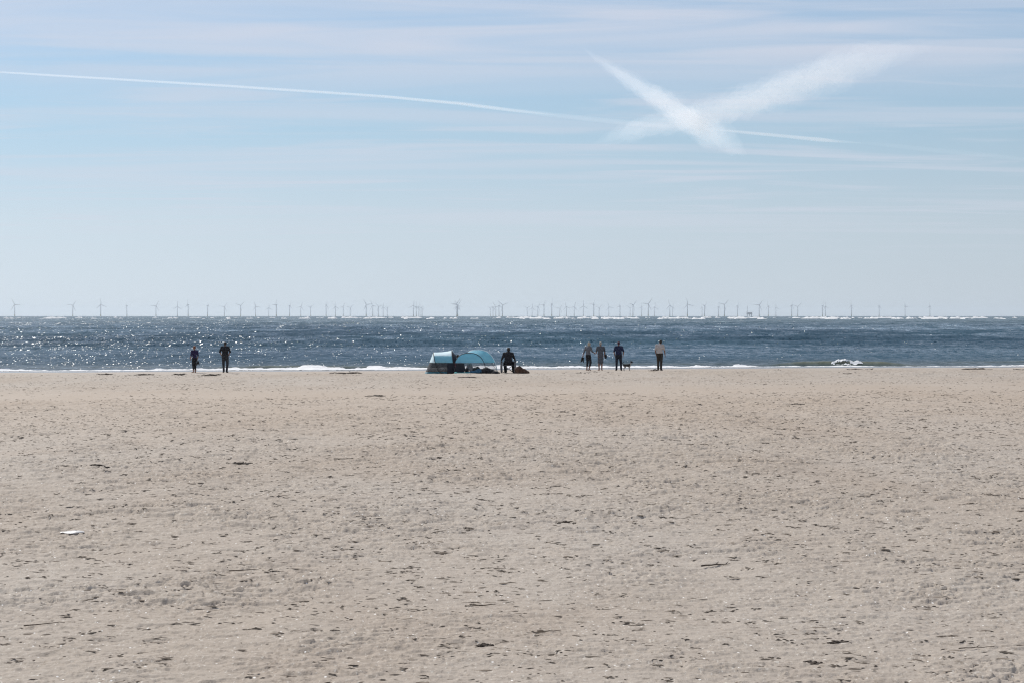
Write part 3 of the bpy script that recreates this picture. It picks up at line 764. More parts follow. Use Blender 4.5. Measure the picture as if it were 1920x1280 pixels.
# dark-haired person sitting behind the two tents
SIT = {'pel': (0, 0, 0.14), 'wst': (0, 0.02, 0.28), 'chs': (0, 0.03, 0.47), 'nek': (0, 0.04, 0.65), 'hed': (0, 0.075, 0.815), 'hipR': (0.09, 0.03, 0.12), 'hipL': (-0.09, 0.03, 0.12),
       'kneR': (0.15, 0.40, 0.40), 'kneL': (-0.15, 0.40, 0.40), 'ankR': (0.14, 0.62, 0.085), 'ankL': (-0.14, 0.62, 0.085), 'toeR': (0.16, 0.77, 0.028), 'toeL': (-0.16, 0.77, 0.028),
       'shoR': (0.185, 0.03, 0.605), 'shoL': (-0.185, 0.03, 0.605), 'elbR': (0.25, 0.16, 0.40), 'elbL': (-0.25, 0.16, 0.40), 'wriR': (0.16, 0.36, 0.46), 'wriL': (-0.16, 0.36, 0.46)}
person(spot(857.3, 111.2, 0.06), R(-25), 1.76, 'dark-haired person in a dark red top sitting between the two blue tents', SIT,
    'people sitting on the beach', SKIN2, 'short', HAIR_D, 'shirt', RED, 0.9, 'trousers', NAVY, 1.0, SHOE)
# person in black on a folding chair
CH = {'pel': (0, 0, 0.56), 'wst': (0, 0.03, 0.70), 'chs': (0, 0.06, 0.90), 'nek': (0, 0.10, 1.05), 'hed': (0.015, 0.13, 1.165), 'hipR': (0.10, 0.02, 0.54), 'hipL': (-0.10, 0.02, 0.54),
      'kneR': (0.24, 0.36, 0.50), 'kneL': (-0.17, 0.38, 0.50), 'ankR': (0.27, 0.36, 0.085), 'ankL': (-0.13, 0.36, 0.085), 'toeR': (0.42, 0.53, 0.028), 'toeL': (-0.17, 0.55, 0.028),
      'shoR': (0.205, 0.06, 0.985), 'shoL': (-0.205, 0.06, 0.985), 'elbR': (0.29, 0.08, 0.76), 'elbL': (-0.29, 0.02, 0.76), 'wriR': (0.34, 0.30, 0.66), 'wriL': (-0.34, 0.22, 0.66)}
cd = 108.6
person(spot(953.0, cd), R(0), 1.92, 'broad person in black jacket seen from behind, sitting on the folding chair', CH,
    'people sitting on the beach', SKIN, 'short', HAIR_D, 'jacket', BLK, 1.95, 'trousers', BLK, 1.0, SHOE, 1.22, 0.0, 1.25)
cx_, cy_, cz_ = spot(953.0, cd)
fc = empty('folding_chair', (cx_, cy_, cz_)); tag(fc, 'grey folding camp chair with crossed legs under the person in black', 'chair')
TUBE = mat_simple('dark_tube', (0.03, 0.03, 0.032), 0.4, 0.1, 10)
fused('seat', [box_shape((0, 0.12, 0.44), (0.56, 0.46, 0.03)), capsule((-0.28, 0.12, 0.45), 0.03, (0.28, 0.12, 0.45), 0.03)], CHAIRGREY, fc, 0.014)
for sx in (-1, 1):
    solid('brace', [capsule((sx * -0.30, -0.14, 0.04), 0.013, (sx * 0.27, -0.12, 0.46), 0.013, 8)], TUBE, fc)
    solid('brace', [capsule((sx * -0.30, 0.38, 0.04), 0.013, (sx * 0.27, 0.36, 0.46), 0.013, 8)], TUBE, fc)
    for yy in (-0.14, 0.38):
        solid('leg', [capsule((sx * 0.37, yy, 0.0), 0.018, (sx * 0.34, yy, 0.64), 0.016, 8)], TUBE, fc)
    solid('armrest', [box_shape((sx * 0.37, 0.12, 0.655), (0.09, 0.58, 0.035)), capsule((sx * 0.37, -0.17, 0.655), 0.035, (sx * 0.37, 0.41, 0.655), 0.035, 8)], BLK, fc)
    V = []; F = []
    for i in range(9):                                  # hanging side panel of striped cloth
        z = 0.06 + 0.57 * i / 8; w_ = 0.10 + (0.02 if i % 2 else 0.0)
        for y_ in (-0.16, 0.12, 0.40): V.append((sx * (0.385 + w_ * 0.5 * (1 - abs(i - 4) / 9)), y_, z))
        for y_ in (0.40, 0.12, -0.16): V.append((sx * (0.365 - w_ * 0.5), y_, z))
    for i in range(8):
        for j in range(6): a = i * 6 + j; b = i * 6 + (j + 1) % 6; F.append((a, b, b + 6, a + 6))
    F.append(tuple(range(5, -1, -1))); F.append(tuple(48 + j for j in range(6)))
    solid('side_panel', [(V, F)], CHAIRGREY, fc)
bgx = spot(977, 107.8)
bag = empty('holdall', bgx, R(-6)); tag(bag, 'brown soft holdall slumped on the sand beside the folding chair', 'bag')
fused('bag_body', [ellipsoid((-0.12, 0, 0.20), (0.26, 0.22, 0.21)), ellipsoid((0.08, 0, 0.14), (0.26, 0.2, 0.15)), ellipsoid((0.26, 0.0, 0.09), (0.20, 0.17, 0.10)), ellipsoid((0.38, 0.02, 0.065), (0.09, 0.12, 0.07)),
                   ellipsoid((-0.1, 0.02, 0.05), (0.30, 0.24, 0.09))], BAGB, bag, 0.018, 4)
solid('handle', [capsule((-0.2, -0.06, 0.37), 0.016, (-0.08, -0.08, 0.43), 0.016, 8), capsule((-0.08, -0.08, 0.43), 0.016, (0.05, -0.07, 0.33), 0.016, 8)], SHOE, bag)

# small dog facing right
DOGM = None
def mat_dog():
    k = NT('dog_coat'); tcn = k.n('ShaderNodeTexCoord'); P = tcn.outputs['Object']
    sp = k.n('ShaderNodeSeparateXYZ'); k.l(P, sp.inputs[0])
    nz = k.noise(P, 9, 2).outputs['Fac']
    up = k.mapr(k.math('ADD', sp.outputs['Z'], k.math('MULTIPLY', k.math('SUBTRACT', nz, 0.5), 0.16)), 0.215, 0.245)
    c = k.mix(up, rgb(0.42, 0.39, 0.35), rgb(0.022, 0.020, 0.019))
    neck = k.math('MULTIPLY', k.mapr(sp.outputs['X'], 0.155, 0.165), k.mapr(sp.outputs['X'], 0.235, 0.225))
    c = k.mix(k.math('MULTIPLY', neck, k.mapr(sp.outputs['Z'], 0.41, 0.39)), c, rgb(0.36, 0.34, 0.31))
    p = k.n('ShaderNodeBsdfPrincipled'); k.l(c, p.inputs['Base Color']); p.inputs['Roughness'].default_value = 0.85
    k.l(p.outputs[0], k.out.inputs['Surface']); return k.m
dl = spot(1175.5, 115.2)
dog = empty('dog', dl, R(14)); tag(dog, 'small black and white dog with curled tail standing by the man in navy', 'dog')
ds = [ellipsoid((0.10, 0, 0.27), (0.115, 0.072, 0.088)), ellipsoid((-0.04, 0, 0.275), (0.13, 0.060, 0.066)), ellipsoid((-0.135, 0, 0.275), (0.075, 0.062, 0.072)),
      capsule((0.15, 0, 0.31), 0.055, (0.225, 0, 0.415), 0.040), ellipsoid((0.245, 0, 0.445), (0.056, 0.047, 0.048)), capsule((0.27, 0, 0.435), 0.030, (0.345, 0, 0.415), 0.017),
      capsule((-0.18, 0, 0.315), 0.022, (-0.235, 0, 0.385), 0.018), capsule((-0.235, 0, 0.385), 0.018, (-0.195, 0, 0.435), 0.015), capsule((-0.195, 0, 0.435), 0.015, (-0.145, 0, 0.415), 0.010)]
for sy in (-1, 1):
    y_ = 0.042 * sy
    ds += [capsule((0.135, y_, 0.25), 0.034, (0.128, y_, 0.125), 0.019), capsule((0.128, y_, 0.125), 0.019, (0.140, y_, 0.022), 0.014), capsule((0.140, y_, 0.018), 0.016, (0.165, y_, 0.014), 0.014),
           capsule((-0.125, y_, 0.26), 0.050, (-0.085, y_, 0.175), 0.030), capsule((-0.085, y_, 0.175), 0.028, (-0.165, y_, 0.105), 0.017), capsule((-0.165, y_, 0.105), 0.016, (-0.150, y_, 0.022), 0.013), capsule((-0.150, y_, 0.018), 0.016, (-0.125, y_, 0.014), 0.014),
           capsule((0.225, 0.030 * sy, 0.475), 0.018, (0.205, 0.052 * sy, 0.525), 0.007)]
fused('body', ds, mat_dog(), dog, 0.008, 2)
dog.scale = (1.12, 1.12, 1.12)

# ------------------------------------------------------------------ the two pop-up tents
def mat_tent():
    k = NT('tent_blue'); tcn = k.n('ShaderNodeTexCoord'); P = tcn.outputs['Object']
    nz = k.noise(P, 5, 3, 0.5).outputs['Fac']
    c = k.mix(k.mapr(nz, 0.3, 0.7), rgb(0.36, 0.73, 0.84), rgb(0.42, 0.79, 0.89))
    p = k.n('ShaderNodeBsdfPrincipled'); k.l(c, p.inputs['Base Color']); p.inputs['Roughness'].default_value = 0.38
    p.inputs['Specular IOR Level'].default_value = 0.6; p.inputs['Coat Weight'].default_value = 1.0; p.inputs['Coat Roughness'].default_value = 0.28
    t = k.n('ShaderNodeBsdfTranslucent'); k.l(c, t.inputs['Color'])
    bp = k.n('ShaderNodeBump'); bp.inputs['Strength'].default_value = 0.4; bp.inputs['Distance'].default_value = 0.02
    k.l(k.noise(k.mapping(P, (3, 3, 9)), 1, 3).outputs['Fac'], bp.inputs['Height']); k.l(bp.outputs[0], p.inputs['Normal'])
    mx = k.n('ShaderNodeMixShader'); mx.inputs[0].default_value = 0.60
    k.l(p.outputs[0], mx.inputs[1]); k.l(t.outputs[0], mx.inputs[2]); k.l(mx.outputs[0], k.out.inputs['Surface'])
    return k.m
T_BLUE = mat_tent()
T_SUN_TINT = mat_simple('tent_sun_tint', (0.76, 0.92, 0.95), 0.5, 0.03, 5, 0.15)  # pale tone: sunlight on the tents put into the colour
T_MESH = mat_simple('tent_mesh', (0.050, 0.050, 0.054), 0.8, 0.25, 6, 0.0, 0.76)
T_THIN = mat_simple('tent_mesh_thin', (0.06, 0.06, 0.064), 0.8, 0.2, 14, 0.0, 0.38)
T_DARK = mat_simple('tent_navy', (0.012, 0.014, 0.022), 0.7, 0.2, 8)
T_SKIRT = mat_simple('tent_teal', (0.045, 0.20, 0.25), 0.6, 0.2, 8, 0.15)
T_POLE = mat_simple('tent_pole', (0.012, 0.013, 0.016), 0.5, 0.1, 8)
def arc(foot0, foot1, apex, n=49, power=0.8):
    """a sprung pole: from foot0 over apex to foot1"""
    f0 = Vector(foot0); f1 = Vector(foot1); ap = Vector(apex); mid = (f0 + f1) / 2
    pts = []
    for i in range(n):
        t = math.pi * i / (n - 1)
        c = math.cos(t); s_ = math.sin(t)
        c = math.copysign(abs(c) ** power, c); s_ = s_ ** power
        pts.append(mid + (f0 - mid) * c + (ap - mid) * s_)
    return pts
def roof_arc(foot0, foot1, apex, n=49):
    """a pole bent to a low pitched top and steeper sides"""
    f0 = Vector(foot0); f1 = Vector(foot1); ap = Vector(apex); mid = (f0 + f1) / 2
    cs = np.array([1.0, 0.99, 0.95, 0.86, 0.72, 0.60, 0.45, 0.2, 0.0]); zs = np.array([0.0, 0.18, 0.40, 0.60, 0.74, 0.81, 0.885, 0.965, 1.0])
    pts = []
    for i in range(n):
        u = 1 - 2 * i / (n - 1)
        t = abs(u); c = 1 - (1 - t) ** 1.0; c = math.sin(t * math.pi / 2)
        z = float(np.interp(c, cs[::-1], zs[::-1]))
        pts.append(mid + (f0 - mid) * math.copysign(c, u) + (ap - mid) * z)
    return pts
def loft(arcs, steps=14, sag=0.03):
    rows = []
    for a, b in zip(arcs[:-1], arcs[1:]):
        for j in range(steps):
            t = j / steps
            rows.append([p.lerp(q, t) - Vector((0, 0, sag * math.sin(math.pi * t) * min(1, p.z + q.z))) for p, q in zip(a, b)])
    rows.append(list(arcs[-1]))
    return rows
def sheet_parts(root, rows, bands, thick=0.004):
    """cut a lofted sheet at given heights; each band becomes a part"""
    nr = len(rows); nc = len(rows[0])
    for name, z0, z1, mat in bands:
        bm = bmesh.new()
        vs = [[bm.verts.new(p) for p in r_] for r_ in rows]
        for i in range(nr - 1):
            for j in range(nc - 1):
                try: bm.faces.new((vs[i][j], vs[i][j + 1], vs[i + 1][j + 1], vs[i + 1][j]))
                except ValueError: pass
        bmesh.ops.remove_doubles(bm, verts=bm.verts, dist=0.0005)
        for z, up in ((z0, False), (z1, True)):
            if z is None: continue
            bmesh.ops.bisect_plane(bm, geom=bm.verts[:] + bm.edges[:] + bm.faces[:], plane_co=(0, 0, z), plane_no=(0, 0, 1), clear_outer=up, clear_inner=not up)
        bmesh.ops.recalc_face_normals(bm, faces=bm.faces)
        left = set(bm.verts)
        while left:                                      # each separate piece is a part of its own
            st = [left.pop()]; isl = set(st)
            while st:
                for e in st.pop().link_edges:
                    for w_ in e.verts:
                        if w_ in left: left.discard(w_); isl.add(w_); st.append(w_)
            fs = {f for v_ in isl for f in v_.link_faces}
            if len(fs) < 4: continue
            idx = {v_: i_ for i_, v_ in enumerate(isl)}
            me = bpy.data.meshes.new(name); me.from_pydata([tuple(v_.co) for v_ in idx], [], [[idx[v_] for v_ in f.verts] for f in fs]); me.update()
            me.polygons.foreach_set('use_smooth', [True] * len(me.polygons)); me.materials.append(mat)
            o = link(bpy.data.objects.new(name, me), root)
            if mat in (T_BLUE, T_SKIRT, T_DARK, T_SUN_TINT):
                sm = o.modifiers.new('thick', 'SOLIDIFY'); sm.thickness = 0.003
        bm.free()
def pole(root, pts, r=0.014, mat=T_POLE):
    solid('pole', [capsule(pts[i], r, pts[i + 1], r, 8) for i in range(0, len(pts) - 1)], mat, root)

TD = 109.0; PXM = TD / FPX
lx, ly, lz = spot(796, TD)
t1 = empty('beach_tent', (lx, ly, lz)); tag(t1, 'light blue pop-up tent with dark lower walls, opening to the right', 'tent', 'blue pop-up tents')
def T(px, py, y): return Vector(((px - 796) * PXM, y, max(0.0, (702 - py) * PXM)))
a0 = [T(796.5, 702, 0.62 - 1.24 * i / 48) for i in range(49)][::-1]
a1 = roof_arc((1.17, -0.78, 0), (1.17, 0.78, 0), T(812.5, 662.6, 0)); a2 = roof_arc((1.68, -0.76, 0), (1.68, 0.76, 0), T(847, 659.2, 0))
zt = max(p.z for p in a1)
for p in a1: p.x = 1.17 + (T(812.5, 662.6, 0).x - 1.17) * (max(p.z, 0) / zt) ** 0.32      # the pole bows backwards
# the far wall hangs inside the pole arcs
sheet_parts(t1, loft([a0, a1], 16), (('end_panel', 0.60, None, T_SUN_TINT), ('mesh_wall', 0.10, 0.60, T_MESH), ('skirt', None, 0.10, T_SKIRT)))  # end panel is paler than the canopy, its sunlit look painted in
sheet_parts(t1, loft([a1, a2], 16), (('canopy', 0.60, 0.97, T_BLUE), ('roof_sun_tint', 0.97, None, T_SUN_TINT), ('mesh_wall', 0.10, 0.60, T_MESH), ('skirt', None, 0.10, T_SKIRT)))  # canopy top cut off and coloured pale to paint a sunlit strip
pole(t1, [p + Vector((0, 0, 0.004)) for p in a1], 0.018); pole(t1, a2, 0.020)
# dark awning flap over the opening on the right
a3 = arc((1.72, -0.66, 0.5), (1.72, 0.66, 0.55), T(857, 670, 0))
fl = loft([a2, [p.lerp(q, 0.75) for p, q in zip(a2, a3)]], 6, 0.01)
sheet_parts(t1, fl, (('door_flap', 0.62, None, T_DARK),))
dk = []
for j in range(9):
    z_ = 0.02 + 0.57 * j / 8; y_ = -0.79 * math.sqrt(max(0, 1 - (z_ / 1.2) ** 2)) - 0.012
    dk.append([Vector((1.27 - 0.02 * j / 8, y_, z_)), Vector((1.40, y_ - 0.012, z_)), Vector((1.55, y_ - 0.012, z_)), Vector((1.66 - 0.07 * z_, y_, z_))])
sheet_parts(t1, dk, (('side_pocket', 0.0, 0.60, T_DARK),))
solid('groundsheet', [box_shape((0.86, 0, 0.012), (1.62, 1.3, 0.02))], T_DARK, t1)
solid('seam', [capsule((1.0 + 0.30 * (i / 10) ** 1.5, -0.735 + 0.02 * (i / 10), 0.58 - 0.048 * i), 0.010, (1.0 + 0.30 * ((i + 1) / 10) ** 1.5, -0.735 + 0.02 * ((i + 1) / 10), 0.58 - 0.048 * (i + 1)), 0.010, 6) for i in range(10)], T_POLE, t1)

rx, ry, rz_ = spot(851, TD - 0.6)
t2 = empty('beach_tent', (rx, ry, rz_)); tag(t2, 'light blue double-arched tent with see-through mesh, belongings inside', 'tent', 'blue pop-up tents')
def U(px, py, y): return Vector(((px - 851) * PXM, y, max(0.0, (702.5 - py) * PXM)))
b0 = arc(U(851.5, 702.5, -0.25), U(911, 702.5, -0.05), U(879, 664.2, 0.22), 49, 0.82)
b1 = arc(U(868, 702.5, 0.85), U(932, 702.5, 0.55), U(895, 658.8, 0.85), 49, 0.80)
b2 = arc(U(876, 702.5, 1.45), U(926, 702.5, 1.35), U(897, 672, 1.30), 49, 0.82)
rows = loft([b0, b1], 16, 0.05)
sheet_parts(t2, rows, (('canopy', 0.58, None, T_BLUE), ('mesh_wall', None, 0.58, T_THIN)))
sheet_parts(t2, loft([b1, b2], 8, 0.02), (('back_canopy', 0.85, None, T_BLUE),))
# front wall stretched below the first arch, bulging a little towards the viewer
fr = []
for j in range(17):
    t = j / 16; fr.append([])
    for i in range(49):
        p = b0[i]; base = Vector((p.x, -0.42 + 0.1 * p.x, 0.0))
        z = p.z * (1 - t)
        fr[-1].append(Vector((p.x, p.y + (base.y - p.y) * t - 0.05 * math.sin(math.pi * t), z)))
sheet_parts(t2, fr, (('front_panel', 0.585, None, T_BLUE), ('front_mesh', 0.0, 0.585, T_THIN)))
pole(t2, b0, 0.018); pole(t2, b1, 0.022, T_SUN_TINT)  # second arch coloured pale as a painted rim highlight
solid('groundsheet', [box_shape((1.0, 0.45, 0.012), (1.9, 1.6, 0.02))], T_DARK, t2)
# dark pocket wall at the left of the mesh
V = []
for px_, z in ((852.5, 0.04), (871, 0.04), (871, 0.575), (855.5, 0.575)): V += [U(px_, 702.5, -0.44) + Vector((0, 0, z)), U(px_, 702.5, -0.40) + Vector((0, 0, z))]
solid('side_pocket', [(V, [(0, 2, 4, 6), (7, 5, 3, 1), (0, 1, 3, 2), (2, 3, 5, 4), (4, 5, 7, 6), (6, 7, 1, 0)])], T_DARK, t2, False)
# guy rope and mesh vestibule at the right foot
solid('guy_rope', [capsule(U(921, 684, 0.75), 0.008, U(935, 701.5, 0.6), 0.008, 6)], T_POLE, t2)
# things lying in and in front of the tent
def lump(name, label, cat, px, d, parts, mat, voxel=0.016, rz=0.0, dz=0.0, extra=None, grp=None):
    r_ = empty(name, spot(px, d, dz), rz); tag(r_, label, cat, grp)
    fused({'bag': 'bag_body'}.get(cat, 'cloth'), parts, mat, r_, voxel, 4)
    for nm, sh_, m_ in (extra or []): solid(nm, sh_, m_, r_)
    return r_
TEAL = mat_simple('teal_mat', (0.06, 0.33, 0.34), 0.7, 0.15, 10); BLUET = cloth('blue_towel', (0.03, 0.09, 0.15), 0.3); WHITET = cloth('white_towel', (0.50, 0.47, 0.46), 0.15)
GREENB = cloth('green_bag', (0.025, 0.04, 0.033), 0.4)
lump('beach_mat', 'teal beach mat spread at the front edge of the right tent', 'mat', 867, 107.8, [box_shape((0, 0, 0.05), (0.85, 0.5, 0.05)), ellipsoid((-0.36, 0, 0.06), (0.09, 0.26, 0.05)), ellipsoid((0.2, -0.1, 0.06), (0.25, 0.2, 0.035))], TEAL, 0.016)
lump('towel', 'white towel hanging inside the mesh of the right tent', 'towel', 878, 108.6, [capsule((0.0, 0, 0.52), 0.03, (0.12, 0, 0.52), 0.03), capsule((-0.02, 0, 0.5), 0.05, (-0.10, 0, 0.14), 0.06), capsule((0.12, 0, 0.5), 0.05, (0.30, 0, 0.12), 0.07), box_shape((0.07, 0, 0.36), (0.25, 0.06, 0.34)), ellipsoid((0.2, 0, 0.2), (0.15, 0.05, 0.16))], WHITET, 0.014)
lump('towel', 'dark blue towel heaped on the floor of the right tent', 'towel', 893, 107.95, [ellipsoid((0, 0, 0.09), (0.42, 0.2, 0.09)), ellipsoid((0.18, 0, 0.14), (0.26, 0.18, 0.13)), ellipsoid((-0.3, 0, 0.06), (0.25, 0.16, 0.06))], BLUET)
lump('bag', 'green bag behind the blue towel in the right tent', 'bag', 892, 108.5, [ellipsoid((-0.05, 0, 0.17), (0.15, 0.14, 0.16)), ellipsoid((0.13, 0, 0.19), (0.13, 0.13, 0.17)), capsule((0.05, 0, 0.33), 0.04, (0.12, 0, 0.36), 0.04)], GREENB, extra=[('handle', [capsule((-0.1, 0, 0.3), 0.012, (0.0, 0, 0.38), 0.012, 8), capsule((0.0, 0, 0.38), 0.012, (0.1, 0, 0.33), 0.012, 8)], BLK)])
lump('bag', 'little black bag under the white towel', 'bag', 875.5, 108.1, [ellipsoid((0, 0, 0.20), (0.11, 0.1, 0.12)), box_shape((0, 0, 0.14), (0.2, 0.15, 0.16))], BLK, extra=[('handle', [capsule((-0.06, 0, 0.3), 0.012, (0.06, 0, 0.31), 0.012, 8)], BLK)])
lump('bag', 'big black bag filling the right corner of the right tent', 'bag', 914.5, 107.9, [ellipsoid((-0.08, 0, 0.17), (0.30, 0.22, 0.17)), ellipsoid((0.15, 0, 0.13), (0.25, 0.2, 0.13)), ellipsoid((-0.15, 0, 0.22), (0.16, 0.15, 0.12)), box_shape((0, 0, 0.08), (0.62, 0.36, 0.12))], BLK, extra=[('handle', [capsule((-0.2, -0.05, 0.30), 0.014, (-0.05, -0.06, 0.37), 0.014, 8), capsule((-0.05, -0.06, 0.37), 0.014, (0.1, -0.05, 0.26), 0.014, 8)], BLK)])
lump('bag', 'low black bag lying outside at the right foot of the tents', 'bag', 928.5, 107.6, [ellipsoid((0, 0, 0.08), (0.20, 0.14, 0.08)), ellipsoid((0.12, 0, 0.06), (0.15, 0.12, 0.06))], BLK, extra=[('handle', [capsule((-0.08, 0, 0.15), 0.012, (0.06, 0, 0.15), 0.012, 8)], BLK)])

# ------------------------------------------------------------------ seaweed, sticks and litter
WEED = mat_simple('dry_seaweed', (0.075, 0.056, 0.042), 0.8, 0.4, 30); WOOD = mat_simple('driftwood', (0.10, 0.075, 0.055), 0.85, 0.3, 30)
def weed_mesh(seed, w, h, n):
    r = random.Random(seed); S = []
    for i in range(n):
        x = r.gauss(0, 0.33) * w; y = r.gauss(0, 0.25) * w; z = max(0.006, h * (0.15 + 0.75 * r.random()) * math.exp(-(x / (0.55 * w)) ** 2))
        a = r.uniform(0, 6.28); L = w * r.uniform(0.10, 0.28)
        p0 = Vector((x, y, z * r.random())); p1 = p0 + Vector((math.cos(a) * L, math.sin(a) * L * 0.6, r.uniform(-0.3, 0.5) * z)); p1.z = max(0.004, p1.z)
        p2 = p1 + Vector((math.cos(a + r.uniform(-1, 1)) * L * 0.7, math.sin(a) * L * 0.5, r.uniform(-0.5, 0.2) * z)); p2.z = max(0.0, p2.z)
        t = r.uniform(0.008, 0.02) * (0.6 + w)
        S += [capsule(p0, t, p1, t * 0.8, 5), capsule(p1, t * 0.8, p2, t * 0.4, 5)]
    S += [ellipsoid((0, 0, 0.0), (w * 0.85, w * 0.5, h * 0.10), None, 14, 6)]
    S += [ellipsoid((0, 0, h * 0.25), (w * 0.30, w * 0.22, h * 0.40), None, 10, 6), ellipsoid((w * 0.2, 0.02, h * 0.12), (w * 0.28, w * 0.15, h * 0.25), None, 10, 6)]
    return S
WG = 'dark seaweed clumps on the sand'
WEEDS = [
    (195, 702.0, 0.8, 0.09, 'thin dark seaweed strip on the sand edge, left of the youngster'), (268, 703, 1.1, 0.08, 'long low seaweed strip just left of the auburn-haired youngster'),
    (338, 704, 0.6, 0.09, 'seaweed clump at the sand edge beside the youngster\'s bare feet'), (398, 704.4, 0.9, 0.10, 'long seaweed clump on the sand between the youngster and the man in black'),
    (640, 700.6, 1.0, 0.15, 'brown seaweed heap at the water\'s edge, the left one of two near the tents'), (661, 701.0, 0.8, 0.20, 'tallest brown seaweed heap at the water\'s edge left of the tents'),
    (1083, 700.8, 0.9, 0.14, 'seaweed clump on the sand just left of the woman in grey'), (1112, 698.5, 0.9, 0.09, 'seaweed strip at the feet of the woman in the slate dress'),
    (1226, 695.2, 0.7, 0.11, 'dark seaweed clump beside the feet of the man in the pale shirt'), (1458, 695.0, 0.6, 0.09, 'small seaweed clump at the sand edge, first one right of the man in pale shirt'),
    (1604, 693.0, 0.9, 0.12, 'dark seaweed clump at the sand edge below the splashing breaker'), (1632, 693.4, 0.7, 0.10, 'seaweed clump just right of the one below the breaker'),
    (1683, 694.0, 0.7, 0.10, 'seaweed clump halfway between the breaker and the right edge of the beach'), (1828, 692.5, 1.3, 0.12, 'broad dark seaweed strip near the right end of the shoreline'),
    (1908, 693.0, 0.8, 0.09, 'seaweed strip furthest right along the shoreline'), (1588, 700.8, 0.7, 0.08, 'lone seaweed clump on dry sand a little inland of the breaker'),
    (878, 708.8, 0.7, 0.06, 'flat seaweed scrap on the sand below the right tent'), (708, 742, 0.6, 0.06, 'dark seaweed scrap on the smooth sand strip, left below the tents'),
    (1050, 775, 0.8, 0.05, 'thin seaweed scrap on the middle sand below the person in black'), (1022, 876, 0.30, 0.10, 'compact dark seaweed lump in the middle of the beach'),
    (143, 884, 0.55, 0.06, 'scattered dark seaweed, left half of a pair on the left sand'), (172, 885.5, 0.40, 0.06, 'denser dark seaweed, right half of a pair on the left sand'),
    (449, 873, 0.25, 0.05, 'small dark seaweed knot on the left sand above the long twig'), (1500, 760, 0.5, 0.06, 'small seaweed scrap on the right sand'),
    (880, 998, 0.17, 0.035, 'small dark seaweed tuft on the sand right of the white scrap'), (1062, 984, 0.16, 0.035, 'dark seaweed tuft on mid sand, right of centre'),
    (908, 1220, 0.10, 0.02, 'dark round seaweed tuft near the bottom edge, centre'), (1520, 1252, 0.10, 0.018, 'dark seaweed tuft at the bottom right of the beach'),
    (456, 1041, 0.22, 0.035, 'frayed seaweed tuft on the sand, lower left'), (1575, 1213, 0.13, 0.016, 'flat seaweed tuft on the lower right sand'),
]
for i, (px, py, w, h, lab) in enumerate(WEEDS):
    d = dist_for_row(px, py)
    o = solid('seaweed_clump', weed_mesh(100 + i, w, h, 26 if w > 0.35 else 18), WEED)
    o.location = spot(px, d, -0.004); o.rotation_euler = (0, 0, random.uniform(-0.3, 0.3)); tag(o, lab, 'seaweed', WG)
STICKS = [(655, 862.5, 0.60, 0.010, 0.05, 'long crooked twig lying on the left middle of the beach', 1), (905, 1139.5, 0.24, 0.008, -0.05, 'thick dark stick near the bottom centre of the beach', 0),
          (78, 1185, 0.32, 0.006, 0.03, 'thin straight twig at the lower left of the beach', 0), (455, 1082, 0.30, 0.007, -0.1, 'thin twig below the frayed seaweed tuft', 0),
          (1835, 1228, 0.30, 0.005, -0.12, 'long branched twig at the bottom right corner', 1), (1030, 1195, 0.20, 0.006, 0.04, 'dark straight twig at the bottom, right of centre', 0),
          (1345, 1068, 0.34, 0.010, 0.05, 'dark knotted twig on the lower right sand', 1), (1120, 888, 0.45, 0.009, 0.02, 'slender curved twig right of the compact seaweed lump', 1)]
for i, (px, py, L, t, a, lab, br) in enumerate(STICKS):
    d = dist_for_row(px, py); r = random.Random(i + 50); S = []; p = Vector((-L / 2, 0, t * 1.2))
    for j in range(6):
        q = p + Vector((L / 6, r.uniform(-0.32, 0.32) * L / 2, r.uniform(-0.3, 0.4) * t)); q.z = max(t * 0.8, q.z)
        S.append(capsule(p, t * (1 - j * 0.1), q, t * (0.9 - j * 0.1), 7))
        if br and j in (2, 4): S.append(capsule(q, t * 0.6, q + Vector((L * 0.12, L * 0.22 * r.choice((-1, 1)), t * 2)), t * 0.25, 6))
        p = q
    o = solid('driftwood_stick', S, WOOD if t < 0.009 else WEED); o.location = spot(px, d, 0.012); o.rotation_euler = (0, 0, a); tag(o, lab, 'stick', 'twigs and sticks on the sand')
d = dist_for_row(138, 1001)
o = fused('plastic_scrap', [ellipsoid((0, 0, 0.014), (0.135, 0.16, 0.018)), ellipsoid((0.05, -0.06, 0.022), (0.08, 0.09, 0.02)), ellipsoid((-0.13, 0.03, 0.010), (0.08, 0.05, 0.010))], mat_simple('white_plastic', (0.66, 0.63, 0.59), 0.4, 0.05, 8), None, 0.006, 2)
o.location = spot(138, d, 0.004); tag(o, 'flat white scrap lying on the sand at lower left', 'scrap')

# dark flecks of dry weed, shell and twig all over the beach
def build_debris():
    r = np.random.RandomState(33); V = []; F = []; n = 0
    N = 42000
    y = 14.2 + (110 - 14.2) * r.rand(N) ** 0.80
    x = (r.rand(N) * 2 - 1) * 0.29 * (y + 4)
    keep = fbm(x / 2.5, y / 4.0, 3, 700) + 0.45 * r.rand(N) > 0.66
    x = x[keep]; y = y[keep]
    nc_ = 4200                                # frayed little clusters
    cy_ = 14.3 + 70 * r.rand(nc_) ** 0.9; cx_ = (r.rand(nc_) * 2 - 1) * 0.29 * (cy_ + 4); kk_ = r.randint(3, 9, nc_)
    x = np.concatenate([x, np.repeat(cx_, kk_) + r.normal(0, 1, kk_.sum()) * np.repeat(0.02 + 0.06 * r.rand(nc_) ** 2, kk_)])
    y = np.concatenate([y, np.repeat(cy_, kk_) + r.normal(0, 0.05, kk_.sum())])
    s = y_water(x) - y; ok = (s > 15.5) & ((np.abs(s - 49) > 4.5) | (r.rand(len(s)) < 0.15)) & (r.rand(len(s)) < 1.15 - 0.75 * sst(35, 85, y)); x = x[ok]; y = y[ok]
    return x, y, r
